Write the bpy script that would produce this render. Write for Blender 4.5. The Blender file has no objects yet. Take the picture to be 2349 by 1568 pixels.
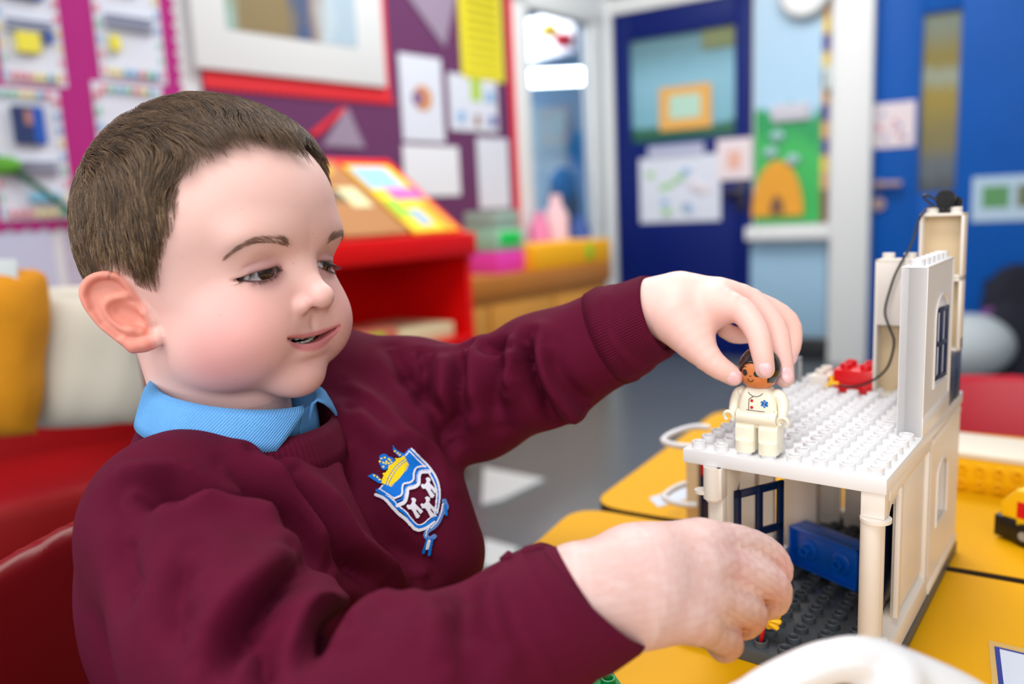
import bpy, bmesh, math, random
import numpy as np
from mathutils import Vector, Matrix

# ------------------------------------------------------------------ camera, light, exposure
SC = bpy.context.scene
CAMZ = 0.80                      # camera height above the floor (m)
FPX = 1827.0                     # focal length in pixels of the 2349 x 1568 frame
MR = np.array([[0.99893273, -0.0073362, -0.04560236],
               [-0.04618869, -0.15866164, -0.98625204],
               [0.0, 0.98730576, -0.15883115]])   # world (x right, y ahead, z up) -> camera (x right, y down, z ahead)
cam_data = bpy.data.cameras.new('camera'); cam = bpy.data.objects.new('camera', cam_data)
SC.collection.objects.link(cam); SC.camera = cam
cam_data.sensor_width = 36.0; cam_data.lens = 36.0 * FPX / 2349.0
cam_data.clip_start = 0.01; cam_data.clip_end = 60
m = Matrix.Identity(4)
for i in range(3):
    m[i][0] = MR[0][i]; m[i][1] = -MR[1][i]; m[i][2] = -MR[2][i]
m[2][3] = CAMZ
cam.matrix_world = m
cam_data.dof.use_dof = True; cam_data.dof.focus_distance = 0.485; cam_data.dof.aperture_fstop = 3.2

wd = bpy.data.worlds.new('world'); SC.world = wd; wd.use_nodes = True
wd.node_tree.nodes['Background'].inputs[0].default_value = (0.93, 0.96, 1.0, 1)
wd.node_tree.nodes['Background'].inputs[1].default_value = 0.33
SC.view_settings.view_transform = 'Standard'; SC.view_settings.look = 'None'
SC.view_settings.exposure = 0.0; SC.view_settings.gamma = 1.0
SC.view_settings.use_curve_mapping = False
SC.cycles.use_denoising = True
SC.cycles.max_bounces = 6

def area_light(name, loc, target, sx, sy, power, col=(1, 1, 1)):
    l = bpy.data.lights.new(name, 'AREA'); l.shape = 'RECTANGLE'; l.size = sx; l.size_y = sy
    l.energy = power; l.color = col
    o = bpy.data.objects.new(name, l); SC.collection.objects.link(o)
    o.location = loc
    o.rotation_euler = (Vector(target) - Vector(loc)).to_track_quat('-Z', 'Y').to_euler()
    return o
area_light('front_fill', (-0.1, -2.1, 1.35), (0.05, 0.9, 0.65), 3.2, 1.4, 50, (1.0, 0.985, 0.97))  # added frontal fill behind the camera; no window stands there
area_light('side_fill', (-2.6, -0.6, 1.7), (0.0, 0.5, 0.7), 1.6, 1.4, 26, (1.0, 0.99, 0.98))  # added soft fill from the left, not an actual window
area_light('ceiling_light_near', (0.1, 0.9, 2.6), (0.1, 0.9, 0), 0.6, 1.2, 13, (1, 0.99, 0.97))
area_light('ceiling_light_front', (-0.5, -0.3, 2.6), (-0.5, 0.2, 0), 1.2, 0.6, 25, (1, 0.99, 0.97))
area_light('ceiling_light_far', (0.6, 2.6, 2.55), (0.6, 2.6, 0), 1.8, 1.2, 55, (1, 0.99, 0.97))

# ------------------------------------------------------------------ helpers
def P(px, py, d):
    """World point (m) seen at pixel (px, py) at camera depth d (m)."""
    c = np.array([(px - 1174.5) / FPX * d, (py - 784.0) / FPX * d, d])
    w = MR.T @ c
    return np.array([w[0], w[1], w[2] + CAMZ])
def RAY(px, py):
    return MR.T @ np.array([(px - 1174.5) / FPX, (py - 784.0) / FPX, 1.0])
def PIX(w):
    c = (np.asarray(w, float) - [0, 0, CAMZ]) @ MR.T
    return np.stack([1174.5 + FPX * c[..., 0] / c[..., 2], 784 + FPX * c[..., 1] / c[..., 2], c[..., 2]], -1)

def col8(r, g, b):
    f = lambda v: (v / 255.0 / 12.92) if v <= 10 else ((v / 255.0 + 0.055) / 1.055) ** 2.4
    return (f(r), f(g), f(b), 1.0)
MATS = {}
def mat(name, color=None, rough=0.5, metal=0.0, spec=0.5, noise=None, bump=None, emit=None, coat=0.0, sheen=0.0, trans=0.0, sss=None, alpha=None):
    """Procedural Principled material. noise=(scale, amount) varies the colour, bump=(scale, strength)."""
    if name in MATS: return MATS[name]
    M_ = bpy.data.materials.new(name); M_.use_nodes = True; nt = M_.node_tree
    b = nt.nodes['Principled BSDF']; MATS[name] = M_
    if color is not None: b.inputs['Base Color'].default_value = color
    b.inputs['Roughness'].default_value = rough; b.inputs['Metallic'].default_value = metal
    b.inputs['Specular IOR Level'].default_value = spec
    b.inputs['Coat Weight'].default_value = coat; b.inputs['Sheen Weight'].default_value = sheen
    b.inputs['Transmission Weight'].default_value = trans
    if sss:
        b.inputs['Subsurface Weight'].default_value = sss[0]; b.inputs['Subsurface Radius'].default_value = sss[1]
        b.inputs['Subsurface Scale'].default_value = sss[2]
    if emit:
        b.inputs['Emission Color'].default_value = emit[0]; b.inputs['Emission Strength'].default_value = emit[1]
    if noise or bump:
        tc = nt.nodes.new('ShaderNodeTexCoord')
    if noise:
        n = nt.nodes.new('ShaderNodeTexNoise'); n.inputs['Scale'].default_value = noise[0]; n.inputs['Detail'].default_value = 4
        nt.links.new(tc.outputs['Object'], n.inputs['Vector'])
        mx = nt.nodes.new('ShaderNodeMix'); mx.data_type = 'RGBA'
        mx.inputs['A'].default_value = tuple(c * (1 - noise[1]) for c in color[:3]) + (1,)
        mx.inputs['B'].default_value = tuple(min(1, c * (1 + noise[1])) for c in color[:3]) + (1,)
        nt.links.new(n.outputs['Fac'], mx.inputs['Factor']); nt.links.new(mx.outputs['Result'], b.inputs['Base Color'])
    if bump:
        n2 = nt.nodes.new('ShaderNodeTexNoise'); n2.inputs['Scale'].default_value = bump[0]; n2.inputs['Detail'].default_value = 3
        nt.links.new(tc.outputs['Object'], n2.inputs['Vector'])
        bp = nt.nodes.new('ShaderNodeBump'); bp.inputs['Strength'].default_value = bump[1]; bp.inputs['Distance'].default_value = 0.001
        nt.links.new(n2.outputs['Fac'], bp.inputs['Height']); nt.links.new(bp.outputs['Normal'], b.inputs['Normal'])
    return M_

def tag(o, label=None, cat=None, group=None, kind=None):
    if label: o['label'] = label
    if cat: o['category'] = cat
    if group: o['group'] = group
    if kind: o['kind'] = kind
    return o
def empty(name, loc=(0, 0, 0), rz=0.0, label=None, cat=None, group=None):
    o = bpy.data.objects.new(name, None); SC.collection.objects.link(o)
    o.location = loc; o.rotation_euler = (0, 0, rz); o.empty_display_size = 0.02
    return tag(o, label, cat, group)
def mesh_obj(name, verts, faces, material=None, parent=None, smooth=False, mats=None, midx=None):
    me = bpy.data.meshes.new(name); 
    me.from_pydata([tuple(map(float, v)) for v in verts], [], faces if isinstance(faces, list) else faces.tolist())
    o = bpy.data.objects.new(name, me); SC.collection.objects.link(o)
    if mats:
        for q in mats: me.materials.append(q)
        if midx is not None: me.polygons.foreach_set('material_index', np.asarray(midx, np.int32))
    elif material: me.materials.append(material)
    if smooth: me.polygons.foreach_set('use_smooth', np.ones(len(me.polygons), bool))
    if parent: o.parent = parent
    return o
class MB:
    """Collects shapes into one mesh; several materials allowed."""
    def __init__(s, bevel=0.0): s.bm = bmesh.new(); s.mats = []; s.bevel = bevel
    def mi(s, m_):
        if m_ not in s.mats: s.mats.append(m_)
        return s.mats.index(m_)
    def box(s, x0, x1, y0, y1, z0, z1, m_=None, bevel=None, M=None, seg=2):
        t = bmesh.new(); bmesh.ops.create_cube(t, size=1)
        for v in t.verts:
            v.co = Vector((x0 + (v.co.x + .5) * (x1 - x0), y0 + (v.co.y + .5) * (y1 - y0), z0 + (v.co.z + .5) * (z1 - z0)))
        bv = s.bevel if bevel is None else bevel
        if bv > 0: bmesh.ops.bevel(t, geom=t.edges[:], offset=min(bv, .45 * min(abs(x1 - x0), abs(y1 - y0), abs(z1 - z0))), segments=seg, profile=.5, affect='EDGES')
        return s._add(t, m_, M, bv > 0)
    def cyl(s, p0, p1, r, m_=None, n=16, r2=None, bevel=0, M=None, smooth=True, caps=True):
        p0 = Vector(p0); p1 = Vector(p1); d = p1 - p0; t = bmesh.new()
        bmesh.ops.create_cone(t, cap_ends=caps, segments=n, radius1=r, radius2=r if r2 is None else r2, depth=d.length)
        if bevel > 0:
            bmesh.ops.bevel(t, geom=[e for e in t.edges if all(len(f.verts) != 4 or n == 4 for f in e.link_faces[:1]) or any(len(f.verts) > 4 for f in e.link_faces)], offset=bevel, segments=2, profile=.5, affect='EDGES')
        mm = Matrix.Translation((p0 + p1) / 2) @ d.to_track_quat('Z', 'Y').to_matrix().to_4x4()
        bmesh.ops.transform(t, matrix=mm, verts=t.verts)
        return s._add(t, m_, M, smooth)
    def lathe(s, prof, m_=None, n=20, M=None, smooth=True):
        t = bmesh.new(); rings = []
        for r, z in prof:
            rings.append([t.verts.new((r * math.cos(2 * math.pi * i / n), r * math.sin(2 * math.pi * i / n), z)) for i in range(n)] if r > 1e-6 else [t.verts.new((0, 0, z))])
        for a, b in zip(rings, rings[1:]):
            for i in range(n):
                j = (i + 1) % n
                if len(a) == 1 and len(b) == 1: continue
                if len(a) == 1: t.faces.new((a[0], b[i], b[j]))
                elif len(b) == 1: t.faces.new((a[i], a[j], b[0]))
                else: t.faces.new((a[i], a[j], b[j], b[i]))
        bmesh.ops.recalc_face_normals(t, faces=t.faces)
        return s._add(t, m_, M, smooth)
    def ell(s, c, r, m_=None, M=None, u=20, v=14, rot=None):
        t = bmesh.new(); bmesh.ops.create_uvsphere(t, u_segments=u, v_segments=v, radius=1)
        mm = Matrix.Translation(Vector(c)) @ (rot.to_matrix().to_4x4() if rot else Matrix.Identity(4)) @ Matrix.Diagonal((*((r, r, r) if isinstance(r, (int, float)) else r), 1))
        bmesh.ops.transform(t, matrix=mm, verts=t.verts)
        return s._add(t, m_, M, True)
    def prism(s, pts, axis, a0, a1, m_=None, bevel=0, M=None, smooth=False, seg=1):
        """polygon pts in the plane across axis ('x','y','z'), extruded a0..a1"""
        t = bmesh.new()
        def co(p, a): return {'x': (a, p[0], p[1]), 'y': (p[0], a, p[1]), 'z': (p[0], p[1], a)}[axis]
        A = [t.verts.new(co(p, a0)) for p in pts]; B = [t.verts.new(co(p, a1)) for p in pts]
        t.faces.new(A); t.faces.new(B[::-1])
        for i in range(len(pts)):
            j = (i + 1) % len(pts); t.faces.new((A[j], A[i], B[i], B[j]))
        bmesh.ops.recalc_face_normals(t, faces=t.faces)
        if bevel > 0: bmesh.ops.bevel(t, geom=t.edges[:], offset=bevel, segments=seg, profile=.5, affect='EDGES')
        return s._add(t, m_, M, smooth)
    def tube(s, pts, r, m_=None, n=8, M=None, closed=False):
        pts = [Vector(p) for p in pts]; t = bmesh.new(); rings = []; up = None
        for i, p in enumerate(pts):
            a = pts[i - 1] if (i > 0 or closed) else p; b = pts[(i + 1) % len(pts)] if (i < len(pts) - 1 or closed) else p
            d = (b - a).normalized()
            if up is None: up = d.orthogonal().normalized()
            up = (up - d * up.dot(d)).normalized(); w = d.cross(up)
            rr = r[i] if isinstance(r, (list, tuple)) else r
            rings.append([t.verts.new(p + (up * math.cos(2 * math.pi * k / n) + w * math.sin(2 * math.pi * k / n)) * rr) for k in range(n)])
        for i in range(len(rings) - (0 if closed else 1)):
            a, b = rings[i], rings[(i + 1) % len(rings)]
            for k in range(n): t.faces.new((a[k], a[(k + 1) % n], b[(k + 1) % n], b[k]))
        if not closed: t.faces.new(rings[0][::-1]); t.faces.new(rings[-1])
        bmesh.ops.recalc_face_normals(t, faces=t.faces)
        return s._add(t, m_, M, True)
    def _add(s, t, m_, M, smooth):
        if M is not None: bmesh.ops.transform(t, matrix=M, verts=t.verts)
        k = s.mi(m_) if m_ else 0
        for f in t.faces: f.material_index = k; f.smooth = smooth
        me = bpy.data.meshes.new('tmp'); t.to_mesh(me); t.free(); s.bm.from_mesh(me); bpy.data.meshes.remove(me)
        return s
    def build(s, name, parent=None, m_=None, label=None, cat=None, group=None, kind=None, loc=None, rz=None):
        me = bpy.data.meshes.new(name); s.bm.to_mesh(me); s.bm.free()
        for q in (s.mats or ([m_] if m_ else [])): me.materials.append(q)
        o = bpy.data.objects.new(name, me); SC.collection.objects.link(o)
        if parent: o.parent = parent
        if loc is not None: o.location = loc
        if rz is not None: o.rotation_euler = (0, 0, rz)
        me.set_sharp_from_angle(angle=math.radians(40))
        return tag(o, label, cat, group, kind)
def copy_tree(o, parent=None):
    c = o.copy(); SC.collection.objects.link(c)
    if parent is not None: c.parent = parent
    for ch in list(o.children): copy_tree(ch, c)
    return c
def spline(pts, n, closed=False):
    """Catmull-Rom through pts, n samples per span."""
    P_ = np.asarray(pts, float); out = []
    N = len(P_)
    for i in range(N if closed else N - 1):
        p0 = P_[i - 1] if (i > 0 or closed) else 2 * P_[0] - P_[1]; p1 = P_[i]; p2 = P_[(i + 1) % N]
        p3 = P_[(i + 2) % N] if (i + 2 < N or closed) else 2 * P_[-1] - P_[-2]
        for t in np.linspace(0, 1, n, endpoint=False):
            out.append(.5 * ((2 * p1) + (-p0 + p2) * t + (2 * p0 - 5 * p1 + 4 * p2 - p3) * t * t + (-p0 + 3 * p1 - 3 * p2 + p3) * t ** 3))
    if not closed: out.append(P_[-1])
    return np.array(out)

# ------------------------------------------------------------------ implicit surfaces -> smooth meshes
def smin(a, b, k):
    h = np.clip(k - np.abs(a - b), 0, None) / k
    return np.minimum(a, b) - h * h * k * .25
def smax(a, b, k): return -smin(-a, -b, k)
def s_ell(p, c, r):
    q = (p - np.asarray(c, float)) / np.asarray(r, float)
    k0 = np.sqrt((q * q).sum(1)); q2 = q / np.asarray(r, float); k1 = np.sqrt((q2 * q2).sum(1)) + 1e-9
    return k0 * (k0 - 1) / k1
def s_cap(p, a, b, ra, rb):
    a = np.asarray(a, float); b = np.asarray(b, float); ba = b - a
    h = np.clip(((p - a) @ ba) / (ba @ ba + 1e-12), 0, 1)
    return np.sqrt(((p - a - h[:, None] * ba) ** 2).sum(1)) - (ra + (rb - ra) * h)
def s_chain(p, pts, rs, k=0.0):
    d = None
    for i in range(len(pts) - 1):
        e = s_cap(p, pts[i], pts[i + 1], rs[i], rs[i + 1])
        d = e if d is None else (smin(d, e, k) if k > 0 else np.minimum(d, e))
    return d
def chain_dist(p, pts):
    d = np.full(len(p), 1e9)
    for i in range(len(pts) - 1): d = np.minimum(d, s_cap(p, pts[i], pts[i + 1], 0, 0))
    return d
def surface(f, lo, hi, h, coarse=8, refine=2):
    """Sparse surface nets of f(points)=0 inside the box lo..hi with cell size h."""
    lo = np.asarray(lo, float); hi = np.asarray(hi, float); H = h * coarse
    n = np.ceil((hi - lo) / H).astype(int)
    g = np.stack(np.meshgrid(*[np.arange(k) for k in n], indexing='ij'), -1).reshape(-1, 3)
    d = f(lo + (g + .5) * H)
    g = g[np.abs(d) < H * 1.25]
    off = np.stack(np.meshgrid(*[np.arange(coarse)] * 3, indexing='ij'), -1).reshape(-1, 3)
    cells = (g[:, None, :] * coarse + off[None]).reshape(-1, 3)
    N = n * coarse + 2; st = np.array([N[1] * N[2], N[2], 1], np.int64)
    cid = cells @ st; cor = np.stack(np.meshgrid([0, 1], [0, 1], [0, 1], indexing='ij'), -1).reshape(-1, 3); coff = cor @ st
    pid = np.unique((cid[:, None] + coff[None]).ravel())
    pts = np.stack([pid // st[0], (pid % st[0]) // st[1], pid % st[1]], 1)
    val = f(lo + pts * h)
    cv = val[np.searchsorted(pid, cid[:, None] + coff[None])]
    act = (cv.min(1) < 0) & (cv.max(1) >= 0); cid = cid[act]; cv = cv[act]; cells = cells[act]
    order = np.argsort(cid); cid = cid[order]; cv = cv[order]; cells = cells[order]
    edges = [(a, b) for a in range(8) for b in range(a + 1, 8) if np.abs(cor[a] - cor[b]).sum() == 1]
    acc = np.zeros((len(cid), 3)); cnt = np.zeros(len(cid))
    for a, b in edges:
        va, vb = cv[:, a], cv[:, b]; s = (va < 0) != (vb < 0)
        t = np.where(s, va / np.where(s, va - vb, 1), 0)[:, None]
        acc += np.where(s[:, None], cor[a] + t * (cor[b] - cor[a]), 0); cnt += s
    V = lo + (cells + acc / cnt[:, None]) * h
    quads = []
    for ax in range(3):
        u, v = [(1, 2), (2, 0), (0, 1)][ax]
        ia = 0; ib = int([4, 2, 1][ax])
        s = (cv[:, ia] < 0) != (cv[:, ib] < 0); neg = cv[s, ia] < 0; c0 = cid[s]
        ids = [c0, c0 - st[u], c0 - st[u] - st[v], c0 - st[v]]; ix = []; ok = np.ones(len(c0), bool)
        for q in ids:
            k = np.clip(np.searchsorted(cid, q), 0, len(cid) - 1); ok &= cid[k] == q; ix.append(k)
        Q = np.stack(ix, 1); Q = np.where(neg[:, None], Q, Q[:, ::-1]); quads.append(Q[ok])
    F = np.concatenate(quads)
    for _ in range(refine):
        d0, G = grad(f, V, h * .2); V = V - np.clip(d0, -h, h)[:, None] * G
    return V, F
def grad(f, V, e):
    d0 = f(V); g = np.stack([f(V + np.eye(3)[i] * e) - d0 for i in range(3)], 1)
    return d0, g / (np.sqrt((g * g).sum(1, keepdims=True)) + 1e-9)
def vnormals(V, F):
    n = np.cross(V[F[:, 2]] - V[F[:, 0]], V[F[:, 3]] - V[F[:, 1]]); N = np.zeros_like(V)
    for i in range(4): np.add.at(N, F[:, i], n)
    return N / (np.sqrt((N * N).sum(1, keepdims=True)) + 1e-12)
def hit(f, px, py, d0, d1, n=120):
    """Camera depth at which the ray through a pixel meets f=0 (for placing folds on a surface)."""
    r = RAY(px, py); ds = np.linspace(d0, d1, n); q = r[None] * ds[:, None] + [0, 0, CAMZ]
    v = f(q); k = np.argmax(v < 0) if (v < 0).any() else int(np.argmin(v))
    return q[k]
def strokes(V, N, f, L, d0, d1):
    """Raise (amp>0) or press (amp<0) soft folds along picked lines; L = [(pixels, sigma, amp)]"""
    D = np.zeros(len(V))
    for pix, sg, amp in L:
        pl = spline([hit(f, a, b, d0, d1) for a, b in pix], 4) if len(pix) > 2 else np.array([hit(f, a, b, d0, d1) for a, b in pix])
        lo_ = pl.min(0) - 3 * sg; hi_ = pl.max(0) + 3 * sg
        k = np.where(((V > lo_) & (V < hi_)).all(1))[0]
        if not len(k): continue
        # taper at the ends
        d = chain_dist(V[k], pl); L_ = np.linalg.norm(pl[-1] - pl[0]) + 1e-9
        te = np.minimum(np.linalg.norm(V[k] - pl[0], axis=1), np.linalg.norm(V[k] - pl[-1], axis=1))
        D[k] += amp * np.exp(-.5 * (d / sg) ** 2) * np.clip(te / (.25 * L_), .0, 1) ** .7
    return V + N * D[:, None]
def color_attr(me, name, C):
    at = me.color_attributes.new(name, 'FLOAT_COLOR', 'POINT')
    at.data.foreach_set('color', np.concatenate([C, np.ones((len(C), 1))], 1).astype(np.float32).ravel())
# ------------------------------------------------------------------ the boy
HS = 0.92
RH = np.array([[0.8800042, 0.46963567, -0.0709575], [-0.46887621, 0.88281853, 0.02804555], [0.07581374, 0.00859006, 0.99708499]])
HC = np.array([-0.20506, 0.56571, -0.04911]) * HS + [0, 0, CAMZ]
def H2W(p): return (np.asarray(p, float) * (HS / 1000)) @ RH.T + HC
def W2H(w): return (np.asarray(w, float) - HC) @ RH * (1000 / HS)
EYE = np.array([61.5, 25.2, 15.2]); ER = 15.0
def eye_frame(q):
    """eye-centred coordinates, near eye mirrored: forward turned outward a little"""
    e = q - EYE; a = math.radians(30); c_, s_ = math.cos(a), math.sin(a)
    return np.stack([e[:, 0] * c_ + e[:, 1] * s_, -e[:, 0] * s_ + e[:, 1] * c_, e[:, 2]], 1)
LIDU = np.array([(-60, 2), (-44, 6), (-24, 4), (0, 1), (22, -3.5), (42, -7), (60, -8)], float)     # azimuth (deg, - = nose side), elevation of upper lid edge
LIDL = np.array([(-60, 0), (-44, -10), (-24, -19), (0, -22), (22, -20), (42, -15), (60, -9)], float)
def lid_gap(e):
    u = np.degrees(np.arctan2(e[:, 1], e[:, 0])); v = np.degrees(np.arctan2(e[:, 2], np.hypot(e[:, 0], e[:, 1])))
    up = np.interp(u, LIDU[:, 0], LIDU[:, 1]); lo = np.interp(u, LIDL[:, 0], LIDL[:, 1])
    g = np.maximum(v - up, lo - v); g = np.maximum(g, np.maximum(u - 54, -57 - u) * .9)
    return g * math.radians(1) * (ER + 1)
# ear: outline picked in its own plane (u forward, w up) in mm around the concha
EAR0 = np.array([-4.0, 67.0, -2.0])
EARX = np.array([0.80, -0.60, 0.10]); EARX /= np.linalg.norm(EARX)       # towards the face
EARZ = np.array([-0.16, 0.04, 0.985]); EARZ -= EARX * (EARZ @ EARX); EARZ /= np.linalg.norm(EARZ)
EARN = -np.cross(EARX, EARZ); EARN = EARN if EARN[1] > 0 else -EARN       # outward
def ear_pts(L): return [EAR0 + EARX * a + EARZ * b + EARN * c_ for a, b, c_ in L]
HELIX = spline([(-1, 1, -1.5), (4, 6.5, 1), (2, 12.6, 3), (0.8, 17.8, 4), (-2.1, 22.8, 5), (-7.1, 26.3, 6), (-13.6, 27.3, 7), (-19.5, 25.8, 7.5), (-23.5, 21.8, 7.8), (-24.8, 16.5, 7.8), (-24, 10.5, 7.5), (-21.6, 3.4, 7), (-18, -4, 6.5), (-13.5, -10.5, 5.5), (-9.4, -16, 5), (-5.5, -20.5, 4.5)], 3)
ANTI = spline([(0, 12.5, 1.5), (-7.1, 11.4, 3.5), (-12.5, 11, 5.2), (-16.2, 6.5, 6.2), (-15.5, 0.5, 6.5), (-12.8, -4.5, 6.2), (-8.6, -8.2, 5.6), (-3.5, -9.8, 5)], 3)
EHEL, EANT = ear_pts(HELIX), ear_pts(ANTI)
EPOLY = np.array([(a, b) for a, b, c_ in HELIX[6:]] + [(-2, -24), (5, -24), (10, -21), (12, -10), (8, 2)])
def in_poly_dist(u, v, poly):
    d = np.full(len(u), 1e9); s = np.ones(len(u))
    for i in range(len(poly)):
        a = poly[i]; b = poly[i - 1]; e = b - a; wx = u - a[0]; wy = v - a[1]
        t = np.clip((wx * e[0] + wy * e[1]) / (e @ e + 1e-9), 0, 1)
        d = np.minimum(d, (wx - e[0] * t) ** 2 + (wy - e[1] * t) ** 2)
        c1 = v >= a[1]; c2 = v < b[1]; c3 = e[0] * wy > e[1] * wx
        s = np.where((c1 & c2 & c3) | (~c1 & ~c2 & ~c3), -s, s)
    return s * np.sqrt(d)
def sd_ear(q):
    p = q - EAR0; u = p @ EARX; w = p @ EARZ; n = p @ EARN
    pd = in_poly_dist(u, w, EPOLY)
    sheet = 1.0 - .22 * u
    d = smax(pd, np.abs(n - sheet) - 1.6, 1.5)
    d = smin(d, s_cap(q, *ear_pts([(3, -4, -7), (-8, 3, -4)]), 9, 8), 5)
    d = smin(d, s_chain(q, EHEL, np.interp(np.linspace(0, 1, len(EHEL)), [0, .1, .3, .8, 1], [1.2, 2.0, 2.7, 2.9, 3.2])), 2.0)
    d = smin(d, s_chain(q, EANT, [2.3] * len(EANT)), 3.0)
    lob = ear_pts([(-4.5, -20, 3.5), (1, -20.5, 3.2), (7, -19, 1.0), (10, -16.5, -1.5)])
    d = smin(d, s_chain(q, lob, [4.2, 4.6, 4.6, 4]), 4)
    # concha bowl, groove under the helix
    bowl = s_cap(q, *ear_pts([(1, -3, 6.0), (-6, 4, 8.0)]), 6.0, 6.4)
    d = smax(d, -bowl, 2.0)
    gro = s_chain(q, ear_pts([(-5, 20, 9), (-13, 20.5, 10.5), (-19.5, 16, 11), (-19.8, 8, 10.5), (-17, -1, 10), (-11, -11, 8.5)]), [2.6, 3.4, 2.8, 2.3, 2.0, 1.4], 1)
    d = smax(d, -(gro - 1.0), 2.0)
    d = smin(d, s_chain(q, ear_pts([(6, 5, -1), (6.2, -1, 2.0), (9, -7, -.5)]), [2.6, 3.0, 3]), 3)  # tragus
    d = smin(d, s_chain(q, ear_pts([(-4, -10.5, 4.6), (1, -12.5, 3.6)]), [2.6, 2.6]), 3)      # antitragus
    return d
MZ = lambda y: -34.2 + 4.6 * (np.abs(y) / 24.5) ** 2
MX = lambda y: 78.3 - .0155 * y * y
def mouth_pts(ys, dz, dx): return [np.array([MX(y) + dx, y, MZ(y) + dz]) for y in ys]
def sd_head(p):
    q = p.copy(); q[:, 1] = np.abs(q[:, 1])
    d = s_ell(q, (-7, 0, 49), (90, 75, 82))                       # skull
    d = smin(d, s_ell(q, (22, 0, 55), (71, 72, 62)), 14)          # forehead
    d = smin(d, s_ell(q, (34, 0, -14), (48, 58, 50)), 26)         # face mass
    d = smin(d, s_ell(q, (52, 31, -24), (29, 28, 30)), 16)        # cheeks
    d = smin(d, s_ell(q, (18, 34, -34), (38, 24, 26)), 18)        # jaw
    d = smin(d, s_ell(q, (60, 0, -59), (17, 19, 14)), 18)         # chin
    d = smin(d, s_ell(q, (56, 0, -36), (21, 26, 18)), 10)         # mouth mound
    d = smin(d, s_ell(q, (70, 21, 37), (15, 28, 12)), 14)          # brow
    e = eye_frame(q)
    d = smax(d, -s_ell(q, (90, 27, 15), (16, 14, 8)), 11)       # eye socket
    d = smax(d, -s_ell(q, (98, 19, 14), (13.5, 6, 7.5)), 8)
    # nose
    d = smin(d, s_chain(q, [(74, 0, 26), (80, 0, 12), (90, 0, -4)], [6.5, 6.2, 7.8], 4), 9)
    d = smin(d, s_ell(q, (91.5, 0, -6.5), (8.2, 8.4, 7.2)), 5)
    d = smin(d, s_ell(q, (82.5, 10.8, -10), (7.2, 5.2, 5.6)), 4)
    nos = s_ell(q, (88.0, 5.2, -15.2), (5.0, 3.0, 3.8))
    d = smax(d, -nos, 2)
    # eyelids: a shell over the eyeball with the opening cut out
    le = np.sqrt((e * e).sum(1))
    d = smin(d, le - (ER + 1.9), 3.2)
    g = lid_gap(e)
    cut = np.maximum(np.maximum(g, (ER - .6) - le), -e[:, 0])
    d = smax(d, -cut, .9)
    # lid crease
    u = np.degrees(np.arctan2(e[:, 1], e[:, 0])); v = np.degrees(np.arctan2(e[:, 2], np.hypot(e[:, 0], e[:, 1])))
    cr = np.exp(-((v - np.interp(u, LIDU[:, 0], LIDU[:, 1] + [2, 11, 17, 18, 17, 13, 6])) / 3.0) ** 2) * np.clip((38 - np.abs(u)) / 10, 0, 1) * (le < ER + 9) * (e[:, 0] > 0)
    d = d + .75 * cr
    # mouth
    ys = np.linspace(0, 25, 7)
    up = s_chain(q, mouth_pts(ys, 4.4, -2.4) , [3.4, 3.7, 3.4, 2.9, 2.3, 1.6, 1.0])
    lo = s_chain(q, mouth_pts(ys, -6.6, -3.6), [5.3, 5.2, 4.9, 4.2, 3.2, 2.0, 1.2])
    d = smin(d, np.minimum(up, lo), 4.2)
    ya = np.clip(q[:, 1], 0, 26); gap = np.abs(q[:, 2] - MZ(ya) - .2) - 2.0 * np.clip(1 - (ya / 25.5) ** 2, 0, 1) ** .6
    gap = np.maximum(gap, q[:, 1] - 25.5); gap = np.maximum(gap, 48 - q[:, 0])
    d = smax(d, -gap, 1.4)
    d = d + 1.1 * np.exp(-((q[:, 1]) / 3.0) ** 2 - ((q[:, 2] + 23) / 4.5) ** 2) * (q[:, 0] > 70)   # philtrum
    d = d + 1.3 * np.exp(-((q[:, 2] + 47.5) / 3.5) ** 2 - (q[:, 1] / 15) ** 2) * (q[:, 0] > 55)        # under the lip
    d = d + .55 * np.exp(-(s_chain(q, [(80, 20, -16), (76, 26, -24), (71, 31, -33)], [0, 0, 0]) / 3.0) ** 2)
    # ear
    near = (q[:, 1] > 40) & (q[:, 0] < 30) & (q[:, 0] > -60) & (q[:, 2] > -50) & (q[:, 2] < 50)
    if near.any():
        de = sd_ear(q[near]); d = d.copy(); d[near] = smin(d[near], de, 3.0)
    return d
BF = np.array([0.954, -0.30, 0]); BL = np.array([0.30, 0.954, 0]); BU = np.array([0, 0, 1.0])   # body: forward, left, up
NB = np.array([-0.176, 0.505, CAMZ - 0.150])                        # base of the neck
def BW(a, b, c_): return NB + BF * a + BL * b + BU * c_
SHR, ELR, WRR = P(388, 1200, .445), P(655, 1755, .335), P(1372, 1362, .385)
SHL, ELL, WRL = P(790, 905, .615), P(1085, 925, .60), P(1500, 705, .545)
TOR = [BW(-.01, 0, -.09), BW(.03, 0, -.20), BW(.05, 0, -.33)]
def tor(p, grow):
    q = np.stack([(p - NB) @ BF, (p - NB) @ BL, (p - NB) @ BU], 1)
    d = s_ell(q, (0.0, 0, -.075), (.078 + grow, .112 + grow, .075 + grow))
    d = smin(d, s_ell(q, (.020, 0, -.17), (.086 + grow, .104 + grow, .12 + grow)), .05)
    d = smin(d, s_ell(q, (.004, 0, -.285), (.088 + grow, .108 + grow, .11 + grow)), .05)
    return d
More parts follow.
